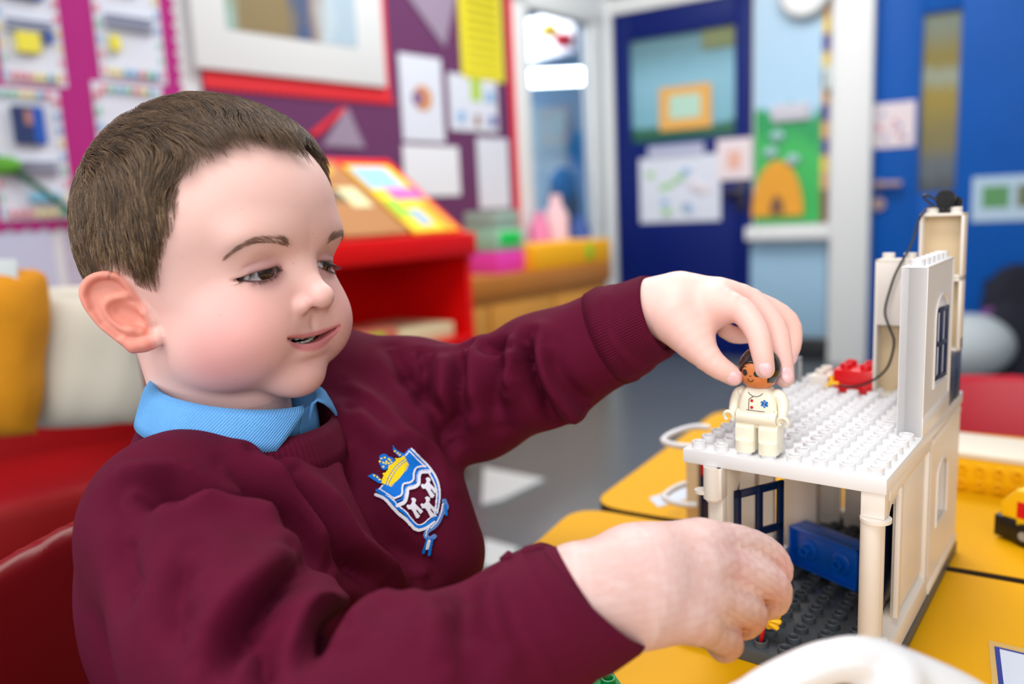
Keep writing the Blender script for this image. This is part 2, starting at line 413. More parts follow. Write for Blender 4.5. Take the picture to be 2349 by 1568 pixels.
# hands: chains of (pixel x, pixel y, depth) with radii (m)
def CH(L): return [P(a, b, c_) for a, b, c_, r in L], [r for a, b, c_, r in L]
LH = dict(
  index=[(1640, 700, .522, .0115), (1700, 712, .513, .0088), (1735, 758, .503, .0076), (1748, 808, .499, .0068), (1754, 846, .499, .0062)],
  middle=[(1655, 685, .535, .012), (1722, 690, .534, .0088), (1776, 748, .524, .0076), (1792, 812, .516, .0069), (1799, 866, .511, .0063)],
  ring=[(1655, 685, .55, .011), (1742, 700, .551, .0086), (1806, 735, .549, .0074), (1817, 782, .547, .0066), (1805, 822, .545, .006)],
  little=[(1640, 690, .562, .010), (1712, 718, .566, .008), (1722, 760, .566, .0066), (1688, 768, .560, .006), (1663, 757, .556, .0056)],
  thumb=[(1548, 722, .528, .0145), (1590, 782, .520, .0115), (1637, 833, .514, .0082), (1682, 862, .513, .0064)])
RHD = dict(
  index=[(1600, 1262, .410, .0125), (1668, 1243, .424, .0105), (1752, 1262, .442, .0086), (1788, 1302, .448, .0076), (1780, 1338, .446, .0066)],
  middle=[(1600, 1300, .402, .0125), (1668, 1300, .413, .0105), (1768, 1337, .430, .0093), (1776, 1378, .438, .0083), (1742, 1396, .442, .007)],
  ring=[(1590, 1350, .396, .012), (1650, 1372, .404, .0100), (1722, 1404, .420, .0086), (1712, 1432, .430, .0076), (1682, 1440, .436, .0066)],
  little=[(1570, 1395, .390, .0115), (1610, 1432, .398, .0098), (1668, 1468, .412, .0082), (1660, 1486, .420, .0074), (1640, 1470, .427, .0066)],
  thumb=[(1470, 1330, .41, .012), (1560, 1330, .435, .0105), (1640, 1370, .452, .0085), (1700, 1410, .456, .0068)])
def sd_hand(p, Hd, palm, k=.0035):
    d = s_chain(p, *CH(palm[0]))
    for c_ in palm[1:]: d = smin(d, s_chain(p, *CH(c_)), .014)
    fs = None
    for nm in ('index', 'middle', 'ring', 'little', 'thumb'):
        pts, rs = CH(Hd[nm]); n_ = 3; pts = list(spline(pts, n_)); rs = list(np.interp(np.linspace(0, len(rs) - 1, len(pts)), range(len(rs)), rs)); f_ = s_chain(p, pts, rs)
        fs = f_ if fs is None else (smin(fs, f_, .0022) if nm != 'thumb' else fs)
        if nm == 'thumb': th = f_
    return smin(smin(d, fs, .008), th, .009)
LPALM = [[(1490, 700, .548, .0175), (1560, 695, .541, .0185), (1640, 697, .532, .0155)], [(1560, 690, .545, .017), (1650, 690, .549, .0135)], [(1545, 735, .532, .015), (1590, 770, .526, .0125)]]
RPALM = [[(1330, 1355, .385, .0235), (1400, 1352, .388, .024), (1480, 1335, .394, .0235), (1570, 1320, .405, .0175)], [(1460, 1300, .398, .0205), (1600, 1255, .415, .0145)], [(1470, 1385, .392, .0215), (1580, 1400, .398, .0145)]]
def sd_body(p):
    d = np.full(len(p), 1e3)
    hd = W2H(p); k = (np.abs(hd - [0, 0, 20]) < [130, 110, 190]).all(1)
    if k.any():
        a = sd_head(hd[k]) * HS / 1000
        nk = s_cap(p[k], H2W((-24, 0, -20)), NB + [-.004, .004, -.02], .043, .041)
        d[k] = smin(a, nk, .012)
    tr_ = s_cap(p, SHL + (SHR - SHL) * .3 - [0, 0, .03], SHL + (SHR - SHL) * .7 - [0, 0, .03], .03, .03)
    b = smin(tor(p, -.017), tr_, .03)
    for S, E, W in ((SHR, ELR, WRR), (SHL, ELL, WRL)):
        b = smin(b, s_chain(p, [S, E, W], [.022, .022, .019 if S is SHL else .0225], .01), .03)
    d = smin(d, b, .02)
    for Hd, palm, lo_, hi_ in ((LH, LPALM, (1440, .48), (1860, .6)), (RHD, RPALM, (1270, .33), (1840, .5))):
        c0 = P(1640, 760, .535) if Hd is LH else P(1580, 1350, .41)
        k = (np.abs(p - c0) < .12).all(1)
        if k.any():
            d[k] = smin(d[k], sd_hand(p[k], Hd, palm), .006)
    return d

def paint(V, base, L):
    C = np.tile(np.array(base, float), (len(V), 1))
    for pts, sg, col, a in L:
        pts = np.atleast_2d(pts); d = chain_dist(V, pts) if len(pts) > 1 else np.linalg.norm(V - pts[0], axis=1)
        w = (a * np.exp(-.5 * (d / sg) ** 2))[:, None]; C = C * (1 - w) + np.array(col) * w
    return C
person = empty('person', (float(NB[0]), float(NB[1]), 0.30), 0, 'young boy with short brown hair and maroon school sweatshirt seated at the yellow table, playing', 'person')
def to_person(o):
    o.parent = person; o.matrix_parent_inverse = Matrix.Translation(-Vector(person.location)); return o
def regions():
    out = [surface(sd_body, H2W((0, 0, 40)) - [.125, .125, .165], H2W((0, 0, 40)) + [.125, .125, .14], .0011, 10, 2)]
    for c_, r in ((P(1640, 760, .535), (.075, .07, .06)), (P(1560, 1350, .405), (.085, .075, .06))):
        out.append(surface(sd_body, c_ - np.array(r), c_ + np.array(r), .0012, 10, 2))
    out.append(surface(sd_body, (-.33, .28, .33), (.24, .74, .662), .005, 6, 1))
    return out
REG = regions()
V = np.concatenate([r[0] for r in REG]); o_ = np.cumsum([0] + [len(r[0]) for r in REG])
F = np.concatenate([r[1] + k for r, k in zip(REG, o_)])
NHEAD = o_[1]
# ---- skin colour (true local colour of the skin, lips, scalp; shade painted into nostrils and mouth)
L3 = W2H(V[:NHEAD]); LQ = L3.copy(); LQ[:, 1] = np.abs(LQ[:, 1])
SKIN = np.array(col8(243, 200, 190)[:3]); PINK = np.array(col8(232, 150, 150)[:3]); LIP = np.array(col8(214, 124, 130)[:3])
EARC = np.array(col8(228, 128, 104)[:3]); LIDC = np.array(col8(206, 160, 162)[:3]); SCALP = np.array(col8(92, 70, 54)[:3])
ysl = np.linspace(0, 24, 9)
C = paint(LQ, SKIN, [
    ([(62, 42, -22)], 20, PINK, .6), ([(44, 52, -40)], 17, PINK, .5), ([(90, 6, -8)], 8, PINK, .25),
    ([(70, 0, -50), (64, 0, -66)], 14, PINK, .25), ([(88, 0, 60)], 30, np.array(col8(244, 206, 200)[:3]), .6),
    (H2W([0, 0, 0])[None] * 0 + 9e3, 1, SKIN, 0),
])
le_ = np.linalg.norm(LQ - EYE, axis=1)[:, None]
C += (LIDC - C) * (.75 * np.exp(-((le_ - ER - 1.5) / 3.0) ** 2) * (LQ[:, :1] > 55))
gl = lid_gap(eye_frame(LQ)); rim = np.exp(-(gl / 1.3) ** 2)[:, None] * (le_ < ER + 3.2) * (le_ > ER - 2)
C += (np.array(col8(120, 74, 74)[:3]) - C) * (.75 * rim)
rz = LQ[:, 2] - MZ(np.minimum(LQ[:, 1], 26)); tp = np.clip(1 - (LQ[:, 1] / 26.5) ** 2, 0, 1)
lipf = (LQ[:, 0] > MX(LQ[:, 1]) - 14) & (LQ[:, 1] < 27) & (np.abs(rz) < 14)
upw = np.clip((2.0 + 4.4 * tp ** .8 - rz) / 1.6, 0, 1) * (rz > -1.5); low = np.clip((1.8 + 6.8 * tp ** .7 + rz) / 2.2, 0, 1) * (rz <= -1.5)
wl = (np.maximum(upw, low) * lipf)[:, None]; C += (LIP - C) * wl * .88
insd = ((np.abs(LQ[:, 2] - MZ(LQ[:, 1])) < 3.4) & (LQ[:, 1] < 25) & (LQ[:, 0] < MX(LQ[:, 1]) - 4.2) & (LQ[:, 0] > 45))
C[insd] = np.array(col8(96, 30, 34)[:3])  # mouth lining red, painted darker for the shade inside
ne = ((LQ - EAR0) @ EARX < 9) & (LQ[:, 1] > 55) & (LQ[:, 0] < 12) & (LQ[:, 2] > -34) & (LQ[:, 2] < 34)
ew = np.clip(((LQ - EAR0) @ EARN - 1.0) / 4, 0, 1) * ne * np.clip((8 - (LQ - EAR0) @ EARX) / 5, 0, 1); er = np.full(len(LQ), 9.0); er[ne] = sd_ear(LQ[ne]); ew = np.exp(-np.clip(er, 0, 9) / 1.0) * np.clip((11 - (LQ - EAR0) @ EARX) / 6, 0, 1) * ne; C += (EARC - C) * (.75 * ew[:, None])
nst = np.exp(-(((LQ - [87, 5.2, -13.5]) ** 2).sum(1)) / 11)[:, None]; C += (np.array(col8(120, 48, 46)[:3]) - C) * nst * .8  # nostril hollows: shade painted into the skin colour
# hair mask on the scalp
HL = np.array([(0, 37), (15, 39), (25, 41), (33, 41), (41, 36), (47, 28), (52, 14), (60, 1), (67, -10), (74, -20), (84, -15), (94, -8), (105, -8), (116, -12), (126, -25), (145, -42), (180, -48)], float)
vv = LQ - [0, 0, 40]; az = np.degrees(np.arctan2(vv[:, 1], vv[:, 0])); el = np.degrees(np.arctan2(vv[:, 2], np.hypot(vv[:, 0], vv[:, 1])))
hm = el - np.interp(az, HL[:, 0], HL[:, 1])
eard = (((LQ - EAR0) @ EARN) > .5) & ne
hw = np.clip((hm - 1) / 13, 0, 1) * (~eard)
C += (SCALP - C) * (hw[:, None] * .92)
# brows tint
BROW = spline([(89, 18, 30), (88.5, 24, 32), (85.7, 34.8, 33.8), (82.5, 42.3, 33.8), (76, 49, 30.8), (68.4, 53.5, 25.5)], 4)
CB = chain_dist(LQ, BROW); C += (np.array(col8(150, 112, 96)[:3]) - C) * (.28 * np.exp(-(CB / 3.4) ** 2))[:, None]
CH_ = paint(V[NHEAD:] * 1000, SKIN, [([P(a, b, d) * 1000], 8, PINK, .6) for a, b, d in
    ((1754, 846, .514), (1799, 866, .524), (1685, 864, .522), (1790, 1300, .445), (1770, 1340, .43), (1728, 1412, .42), (1668, 1468, .412), (1700, 712, .52), (1668, 1300, .41))])
CALL = np.concatenate([C, CH_])
msk = bpy.data.materials.new('skin'); msk.use_nodes = True; nt = msk.node_tree; b = nt.nodes['Principled BSDF']
at = nt.nodes.new('ShaderNodeVertexColor'); at.layer_name = 'tone'
tc = nt.nodes.new('ShaderNodeTexCoord'); n1 = nt.nodes.new('ShaderNodeTexNoise'); n1.inputs['Scale'].default_value = 55; n1.inputs['Detail'].default_value = 5
nt.links.new(tc.outputs['Object'], n1.inputs['Vector'])
r1 = nt.nodes.new('ShaderNodeMapRange'); r1.inputs[1].default_value = .3; r1.inputs[2].default_value = .7; r1.inputs[3].default_value = .0; r1.inputs[4].default_value = .09
nt.links.new(n1.outputs['Fac'], r1.inputs[0])
mx = nt.nodes.new('ShaderNodeMix'); mx.data_type = 'RGBA'; mx.inputs['B'].default_value = (*PINK, 1)
nt.links.new(r1.outputs[0], mx.inputs['Factor']); nt.links.new(at.outputs['Color'], mx.inputs['A'])
vo = nt.nodes.new('ShaderNodeTexVoronoi'); vo.inputs['Scale'].default_value = 70; nt.links.new(tc.outputs['Object'], vo.inputs['Vector'])
r2 = nt.nodes.new('ShaderNodeMapRange'); r2.inputs[1].default_value = .03; r2.inputs[2].default_value = .075; r2.inputs[3].default_value = .22; r2.inputs[4].default_value = 0
nt.links.new(vo.outputs['Distance'], r2.inputs[0])
mf = nt.nodes.new('ShaderNodeMix'); mf.data_type = 'RGBA'; mf.inputs['B'].default_value = col8(170, 110, 90)
nt.links.new(r2.outputs[0], mf.inputs['Factor']); nt.links.new(mx.outputs['Result'], mf.inputs['A']); nt.links.new(mf.outputs['Result'], b.inputs['Base Color'])
b.inputs['Roughness'].default_value = .48; b.inputs['Specular IOR Level'].default_value = .35
b.inputs['Subsurface Weight'].default_value = .25; b.inputs['Subsurface Radius'].default_value = (1, .4, .25); b.inputs['Subsurface Scale'].default_value = .006
n3 = nt.nodes.new('ShaderNodeTexNoise'); n3.inputs['Scale'].default_value = 900; nt.links.new(tc.outputs['Object'], n3.inputs['Vector'])
bp = nt.nodes.new('ShaderNodeBump'); bp.inputs['Strength'].default_value = .12; bp.inputs['Distance'].default_value = .0004
nt.links.new(n3.outputs['Fac'], bp.inputs['Height']); nt.links.new(bp.outputs['Normal'], b.inputs['Normal'])
body = mesh_obj('body', V, F, msk, smooth=True); color_attr(body.data, 'tone', CALL); to_person(body)

# ---- eyes
def eye_material():
    m_ = bpy.data.materials.new('eyeball'); m_.use_nodes = True; nt = m_.node_tree; b = nt.nodes['Principled BSDF']
    tc = nt.nodes.new('ShaderNodeTexCoord'); sp = nt.nodes.new('ShaderNodeSeparateXYZ'); nt.links.new(tc.outputs['Object'], sp.inputs[0])
    vm = nt.nodes.new('ShaderNodeVectorMath'); vm.operation = 'LENGTH'; cb = nt.nodes.new('ShaderNodeCombineXYZ')
    nt.links.new(sp.outputs[0], cb.inputs[0]); nt.links.new(sp.outputs[1], cb.inputs[1]); nt.links.new(cb.outputs[0], vm.inputs[0])
    n = nt.nodes.new('ShaderNodeTexNoise'); n.inputs['Scale'].default_value = 900; nt.links.new(tc.outputs['Object'], n.inputs['Vector'])
    ad = nt.nodes.new('ShaderNodeMath'); ad.operation = 'MULTIPLY_ADD'; ad.inputs[1].default_value = .0006; nt.links.new(n.outputs['Fac'], ad.inputs[0]); nt.links.new(vm.outputs['Value'], ad.inputs[2])
    sc = nt.nodes.new('ShaderNodeMath'); sc.operation = 'MULTIPLY'; sc.inputs[1].default_value = 100; nt.links.new(ad.outputs[0], sc.inputs[0])
    cr = nt.nodes.new('ShaderNodeValToRGB'); e = cr.color_ramp.elements
    e[0].position = .0; e[0].color = (.004, .003, .003, 1); e[1].position = 1; e[1].color = col8(222, 218, 222)
    for p_, c_ in ((.25, (.005, .004, .003, 1)), (.29, col8(62, 38, 20)), (.46, col8(58, 34, 18)), (.55, col8(24, 14, 10)), (.62, col8(206, 204, 214))):
        q = cr.color_ramp.elements.new(p_); q.color = c_
    nt.links.new(sc.outputs[0], cr.inputs[0]); 
    gz = nt.nodes.new('ShaderNodeMath'); gz.operation = 'GREATER_THAN'; gz.inputs[1].default_value = 0; nt.links.new(sp.outputs[2], gz.inputs[0])
    mx = nt.nodes.new('ShaderNodeMix'); mx.data_type = 'RGBA'; mx.inputs['A'].default_value = col8(222, 218, 222)
    nt.links.new(gz.outputs[0], mx.inputs['Factor']); nt.links.new(cr.outputs[0], mx.inputs['B']); nt.links.new(mx.outputs['Result'], b.inputs['Base Color'])
    b.inputs['Roughness'].default_value = .08; b.inputs['Coat Weight'].default_value = .6; b.inputs['Coat Roughness'].default_value = .02
    return m_
EM = eye_material()
for sy in (-1, 1):
    c_ = H2W((EYE[0], EYE[1] * sy, EYE[2])); g = Vector(RH @ np.array([.96, -.22, -.07] if sy < 0 else [.93, .30, -.12]))
    mb = MB(); mb.ell((0, 0, 0), ER * HS / 1000, EM, u=48, v=32); mb.ell((0, 0, (ER - 5.2) * HS / 1000), (7.2 * HS / 1000,) * 2 + (6.4 * HS / 1000,), EM, u=32, v=20)
    eo = mb.build('eye'); eo.location = c_; eo.rotation_euler = g.to_track_quat('Z', 'Y').to_euler(); to_person(eo)
# ---- fingernails
NAIL = mat('nail', col8(240, 196, 200), .22, spec=.6, sss=(.2, (1, .5, .4), .002))
for Hd, nm, back in ((LH, 'index', (-.25, -1, .35)), (LH, 'middle', (.05, -1, .3)), (LH, 'thumb', (-.2, -.9, -.1)), (LH, 'ring', (.5, -.9, .2)), (RHD, 'index', (.9, -.3, .3))):
    (p_, q_), rr_ = CH(Hd[nm][-2:]); ax = Vector(q_ - p_).normalized(); bk = Vector(back).normalized(); bk = (bk - ax * bk.dot(ax)).normalized(); w_ = ax.cross(bk)
    r_ = rr_[1]; c_ = Vector(q_) + ax * (-.0005) + bk * (r_ * .80)
    mb = MB(); mb.ell((0, 0, 0), (r_ * .68, r_ * .86, r_ * .30), NAIL, u=24, v=16); o = mb.build('fingernail')
    o.matrix_world = Matrix(((w_.x, ax.x, bk.x, c_.x), (w_.y, ax.y, bk.y, c_.y), (w_.z, ax.z, bk.z, c_.z), (0, 0, 0, 1))) @ Matrix.Rotation(-.12, 4, 'X'); to_person(o)
# ---- teeth
mt = mat('tooth', col8(236, 230, 220), .2, sss=(.2, (1, .8, .6), .002))
for row, zz, n_ in ((0, -3.2, 6), (1, 3.4, 6)):
    for i in range(n_):
        y = (i - (n_ - 1) / 2) * 4.7 + 1.5; 
        x = MX(y) - (7.4 if row else 8.0) - .006 * y * y; hgt = 3.0 if row == 0 else 2.6
        mb = MB(); mb.box(-1.6, 1.6, -2.25, 2.25, -hgt, hgt, mt, bevel=1.3, seg=3)
        o = mb.build('tooth'); o.matrix_world = Matrix.Translation(Vector(H2W((x, y, MZ(y) + zz)))) @ Matrix(RH.tolist()).to_4x4() @ Matrix.Rotation(math.radians(-y * 1.6), 4, 'Z') @ Matrix.Diagonal((HS / 1000,) * 3 + (1,))
        for p_ in o.data.polygons: p_.use_smooth = True
        to_person(o)

# ---- hair
rng = np.random.default_rng(3)
def hair_mat(name, ca, cb_, rough=.38, attr=False):
    m_ = bpy.data.materials.new(name); m_.use_nodes = True; nt = m_.node_tree; b = nt.nodes['Principled BSDF']
    hi = nt.nodes.new('ShaderNodeHairInfo'); cr = nt.nodes.new('ShaderNodeValToRGB')
    cr.color_ramp.elements[0].color = ca; cr.color_ramp.elements[1].color = cb_
    if attr: ha_ = nt.nodes.new('ShaderNodeAttribute'); ha_.attribute_name = 'tone'; cr.color_ramp.elements.new(.5).color = col8(98, 74, 52)
    nt.links.new(ha_.outputs['Fac'] if attr else hi.outputs['Random'], cr.inputs[0]); nt.links.new(cr.outputs[0], b.inputs['Base Color'])
    b.inputs['Roughness'].default_value = rough; b.inputs['Specular IOR Level'].default_value = .6
    return m_
def curves(name, S, rad0, rad1, m_, tone=None):
    """S: strands x points x 3 (world)"""
    n, k, _ = S.shape; hc = bpy.data.hair_curves.new(name); hc.add_curves([k] * n)
    hc.position_data.foreach_set('vector', (S - np.array(person.location)).astype(np.float32).ravel())
    at = hc.attributes.get('radius') or hc.attributes.new('radius', 'FLOAT', 'POINT')
    r = np.tile(np.linspace(rad0, rad1, k), n).astype(np.float32); at.data.foreach_set('value', r)
    if tone is not None: ta = hc.attributes.new('tone', 'FLOAT', 'CURVE'); ta.data.foreach_set('value', tone.astype(np.float32))
    o = bpy.data.objects.new(name, hc); SC.collection.objects.link(o); hc.materials.append(m_); o.parent = person
    return o
skull_c = np.array([-7, 0, 49.]); skull_r = np.array([90, 75, 82.])
def head_n(q):
    n = (q - skull_c) / skull_r ** 2; return n / np.linalg.norm(n, axis=1, keepdims=True)
WH = np.array([-48, 6, 128.])                       # the crown whorl
def flow(q):
    n = head_n(q); d = q - WH; d[:, 2] *= .6; d /= np.linalg.norm(d, axis=1, keepdims=True) + 1e-6
    el_ = np.clip((110 - q[:, 2]) / 45, 0, 1)[:, None]                  # sides: comb downwards
    az_ = np.degrees(np.arctan2(np.abs(q[:, 1]), q[:, 0]))[:, None]
    d = d * (1 - .75 * el_) + np.array([-.16, 0, -1.]) * (.85 * el_) * np.ones_like(q)
    top = (1 - el_) * np.clip((q[:, :1] + 60) / 60, 0, 1)
    d = d + top * np.array([.75, .12, -.05])
    tmpl = np.exp(-((az_ - 45) / 16) ** 2) * np.exp(-((q[:, 2:3] - 88) / 22) ** 2)      # temple hair is pushed back
    d = d + tmpl * np.array([-.75, -.1 , -.45])
    d -= n * (d * n).sum(1, keepdims=True)
    return d / (np.linalg.norm(d, axis=1, keepdims=True) + 1e-6), n
def noise3(q, s, seed):
    r_ = np.random.default_rng(seed); o = np.zeros((len(q), 3))
    for _ in range(5):
        k = r_.normal(0, 1 / s, 3); o += np.sin(q @ k + r_.uniform(0, 6.3))[:, None] * r_.normal(0, 1, 3)
    return o / 2.2
# roots: jittered head vertices inside the hairline
fi = F[F[:, 0] < NHEAD]; fi = fi[(fi < NHEAD).all(1)]; fc = LQ[fi].mean(1)
fm = np.minimum(hm[fi].min(1), 30); okf = (fm > -1.5) & (~eard[fi].any(1)) & (np.abs(sd_ear(fc)) > 2.2)
fi = fi[okf]; fm = fm[okf]
area = np.linalg.norm(np.cross(L3[fi[:, 2]] - L3[fi[:, 0]], L3[fi[:, 3]] - L3[fi[:, 1]]), axis=1) * (.10 + .90 * np.clip((fm + 1) / 11, 0, 1) ** 1.4)
NS = 46000
pk = rng.choice(len(fi), NS, p=area / area.sum()); w = rng.dirichlet(np.ones(4), NS)
roots = (L3[fi[pk]] * w[:, :, None]).sum(1); rm = fm[pk]
topn = np.clip((roots[:, 2] - 70) / 45, 0, 1) * (np.clip((roots[:, 0] + 70) / 60, .25, 1))
azr = np.degrees(np.arctan2(np.abs(roots[:, 1]), roots[:, 0]))
Lh = 15 + 19 * topn + 4 * np.clip((rm - 5) / 20, 0, 1); Lh *= np.clip(.5 + rm / 14, .4, 1) * rng.uniform(.8, 1.1, NS)
fr = np.exp(-((roots[:, 1] - 20) / 16) ** 2) * np.clip((roots[:, 0] - 60) / 15, 0, 1); Lh += 22 * fr
lift = (2.4 + 8.5 * topn + 2.2 * rng.uniform(0, 1, NS)) * np.clip(.35 + rm / 16, .3, 1)
NCL = 3600; ci = rng.choice(NS, NCL, replace=False)
def near(a, b):
    out = np.zeros(len(a), int)
    for i in range(0, len(a), 2000): out[i:i + 2000] = np.argmin(((a[i:i + 2000, None] - b[None]) ** 2).sum(-1) if False else (-2 * a[i:i + 2000] @ b.T + (b ** 2).sum(1)[None]), 1)
    return out
K = 7; pts = [roots]; q = roots.copy()
for k in range(1, K):
    d, n = flow(q); t = k / (K - 1)
    sdn = (1 - .55 * np.clip((105 - q[:, 2:3]) / 40, 0, 1)); d = d + (noise3(q, 12, 5) * .42 + noise3(q, 5, 6) * .2) * sdn + rng.normal(0, .05, (NS, 3)); d -= n * (d * n).sum(1, keepdims=True); d /= np.linalg.norm(d, axis=1, keepdims=True)
    q = q + d * (Lh / (K - 1))[:, None]
    tgt = lift * math.sin(min(1, t * 1.15) * math.pi / 2) * (1 - .35 * max(0, t - .6) / .4)
    s_ = sd_head(q); q = q + head_n(q) * (tgt - s_)[:, None] * .85
    pts.append(q.copy())
S = np.stack(pts, 1)
cl = near(roots, roots[ci]); cc = S[ci][cl]
tt = np.linspace(0, 1, K)[None, :, None] ** 1.3; rel = (cc - cc[:, :1]) + roots[:, None] * .0 + cc[:, :1]
S = S * (1 - .46 * tt) + (rel + (roots[:, None] - cc[:, :1]) * .28) * (.46 * tt)
HM = hair_mat('hair_brown', col8(42, 30, 22), col8(184, 150, 112), attr=True); tone = np.clip((rng.uniform(0, 1, len(ci))[cl] ** 1.1 * .36 + rng.uniform(0, 1, NS) * .64) * (1.04 - .26 * topn), 0, 1)
ho = curves('hair', H2W(S.reshape(-1, 3)).reshape(S.shape), .00011, .00004, HM, tone); tag(ho, kind='stuff')
# brows and lashes
for sy in (-1, 1):
    n_ = 620; t = rng.uniform(0, 1, n_) ** .9; idx = t * (len(BROW) - 1); i0 = np.minimum(idx.astype(int), len(BROW) - 2); p0 = BROW[i0] + (BROW[i0 + 1] - BROW[i0]) * (idx - i0)[:, None]
    tan = (BROW[i0 + 1] - BROW[i0]); tan /= np.linalg.norm(tan, axis=1, keepdims=True)
    wdt = 3.1 * (1 - .65 * t); p0 = p0 + np.array([0, 0, 1.]) * (rng.uniform(-1, 1, n_) * wdt)[:, None]
    Lb = 4.6 * (1 - .35 * t); up = (1 - t)[:, None] * np.array([0, 0, .4]); st = []
    for k in range(4):
        q = p0 + (tan + up) * (Lb * k / 3)[:, None]; q = q + head_n(q) * ((.15 + .5 * k / 3) - sd_head(q))[:, None]; st.append(q)
    B = np.stack(st, 1); B[:, :, 1] *= sy
    to = curves('eyebrow', H2W(B.reshape(-1, 3)).reshape(B.shape), .000045, .00002, hair_mat('brow_hair', col8(112, 84, 70), col8(156, 124, 106)) if sy < 0 else bpy.data.materials['brow_hair']); tag(to, kind='stuff')
    st = []
    for tab, n_, L_, dr in ((LIDU, 120, 9.5, (.62, -.40)), (LIDL, 45, 3.2, (.9, -.35))):
        u = rng.uniform(-48, 54, n_); u = np.sort(u); v = np.interp(u, tab[:, 0], tab[:, 1]); a = math.radians(30)
        rr = ER + 1.6; ur, vr = np.radians(u), np.radians(v)
        dirv = np.stack([np.cos(ur) * np.cos(vr), np.sin(ur) * np.cos(vr), np.sin(vr)], 1)
        fan = np.stack([np.cos(ur), np.sin(ur) * 1.25 + .12, np.zeros_like(ur)], 1)
        ll = L_ * (.65 + .35 * np.clip((u + 48) / 60, 0, 1)) * rng.uniform(.8, 1.1, n_)
        rows = []
        for k in range(5):
            s_ = k / 4; q = dirv * rr + fan * (ll * s_ * dr[0])[:, None] + np.array([0, 0, 1.]) * (ll * (dr[1] * s_ * 2.2 + (.42 if tab is LIDU else -.1) * s_ * s_))[:, None]
            rows.append(q)
        q = np.stack(rows, 1); st.append(q)
    st = np.concatenate(st); x = st[..., 0] * math.cos(a) - st[..., 1] * math.sin(a); y = st[..., 0] * math.sin(a) + st[..., 1] * math.cos(a)
    B = np.stack([x + EYE[0], (y + EYE[1]) * sy, st[..., 2] + EYE[2]], -1)
    to = curves('eyelashes', H2W(B.reshape(-1, 3)).reshape(B.shape), .00008, .00002, hair_mat('lash_hair', (.01, .008, .007, 1), (.02, .015, .012, 1)) if sy < 0 else bpy.data.materials['lash_hair']); tag(to, kind='stuff')
# ---- maroon sweatshirt
CFL = [P(1415, 765, .560), P(1512, 722, .547)]; CFR = [P(1245, 1425, .384), P(1362, 1362, .386)]      # cuff axes
def slv(p, pts, rs, k): return s_chain(p, pts, rs, k)
AR = (SHR, ELR, CFR[0]); AL = (SHL, ELL, CFL[0])
HN0, HN1 = BW(.004, .003, .06), BW(.030, .0, -.035)
def sd_sweat(p):
    d = tor(p, .010)
    yoke = s_chain(p, [SHR + [.002, .01, .002], BW(-.004, -.034, -.030), BW(-.004, .034, -.030), SHL + [-.01, 0, -.0]], [.042, .054, .054, .047], .03)
    d = smin(d, yoke, .05)
    a = s_chain(p, [SHR, (SHR + ELR) / 2, ELR, (ELR + CFR[0]) / 2, CFR[0]], [.0445, .0435, .0385, .0360, .0350], .018)
    d = smin(d, a, .018)
    a = s_chain(p, [SHL, (SHL + ELL) / 2, ELL, (ELL + CFL[0]) / 2, CFL[0]], [.050, .044, .040, .038, .0345], .018)
    d = smin(d, a, .014)
    d = smin(d, s_chain(p, [P(868, 1050, .575), P(928, 1175, .565), P(966, 1270, .56)], [.045, .048, .046]), .022)
    d = smax(d, -s_cap(p, BW(-.004, 0, .08), BW(.004, 0, .0), .060, .050), .006)
    d = smax(d, .325 - p[:, 2], .01)
    return d
Vs, Fs = surface(sd_sweat, (-.34, .25, .30), (.20, .76, .74), .0026, 8, 2)
Ns = vnormals(Vs, Fs)
c1 = lambda L: [(150 + x / 2.184, 850 + y / 2.184) for x, y in L]
c2 = lambda L: [(780 + x / 2.865, 600 + y / 2.865) for x, y in L]
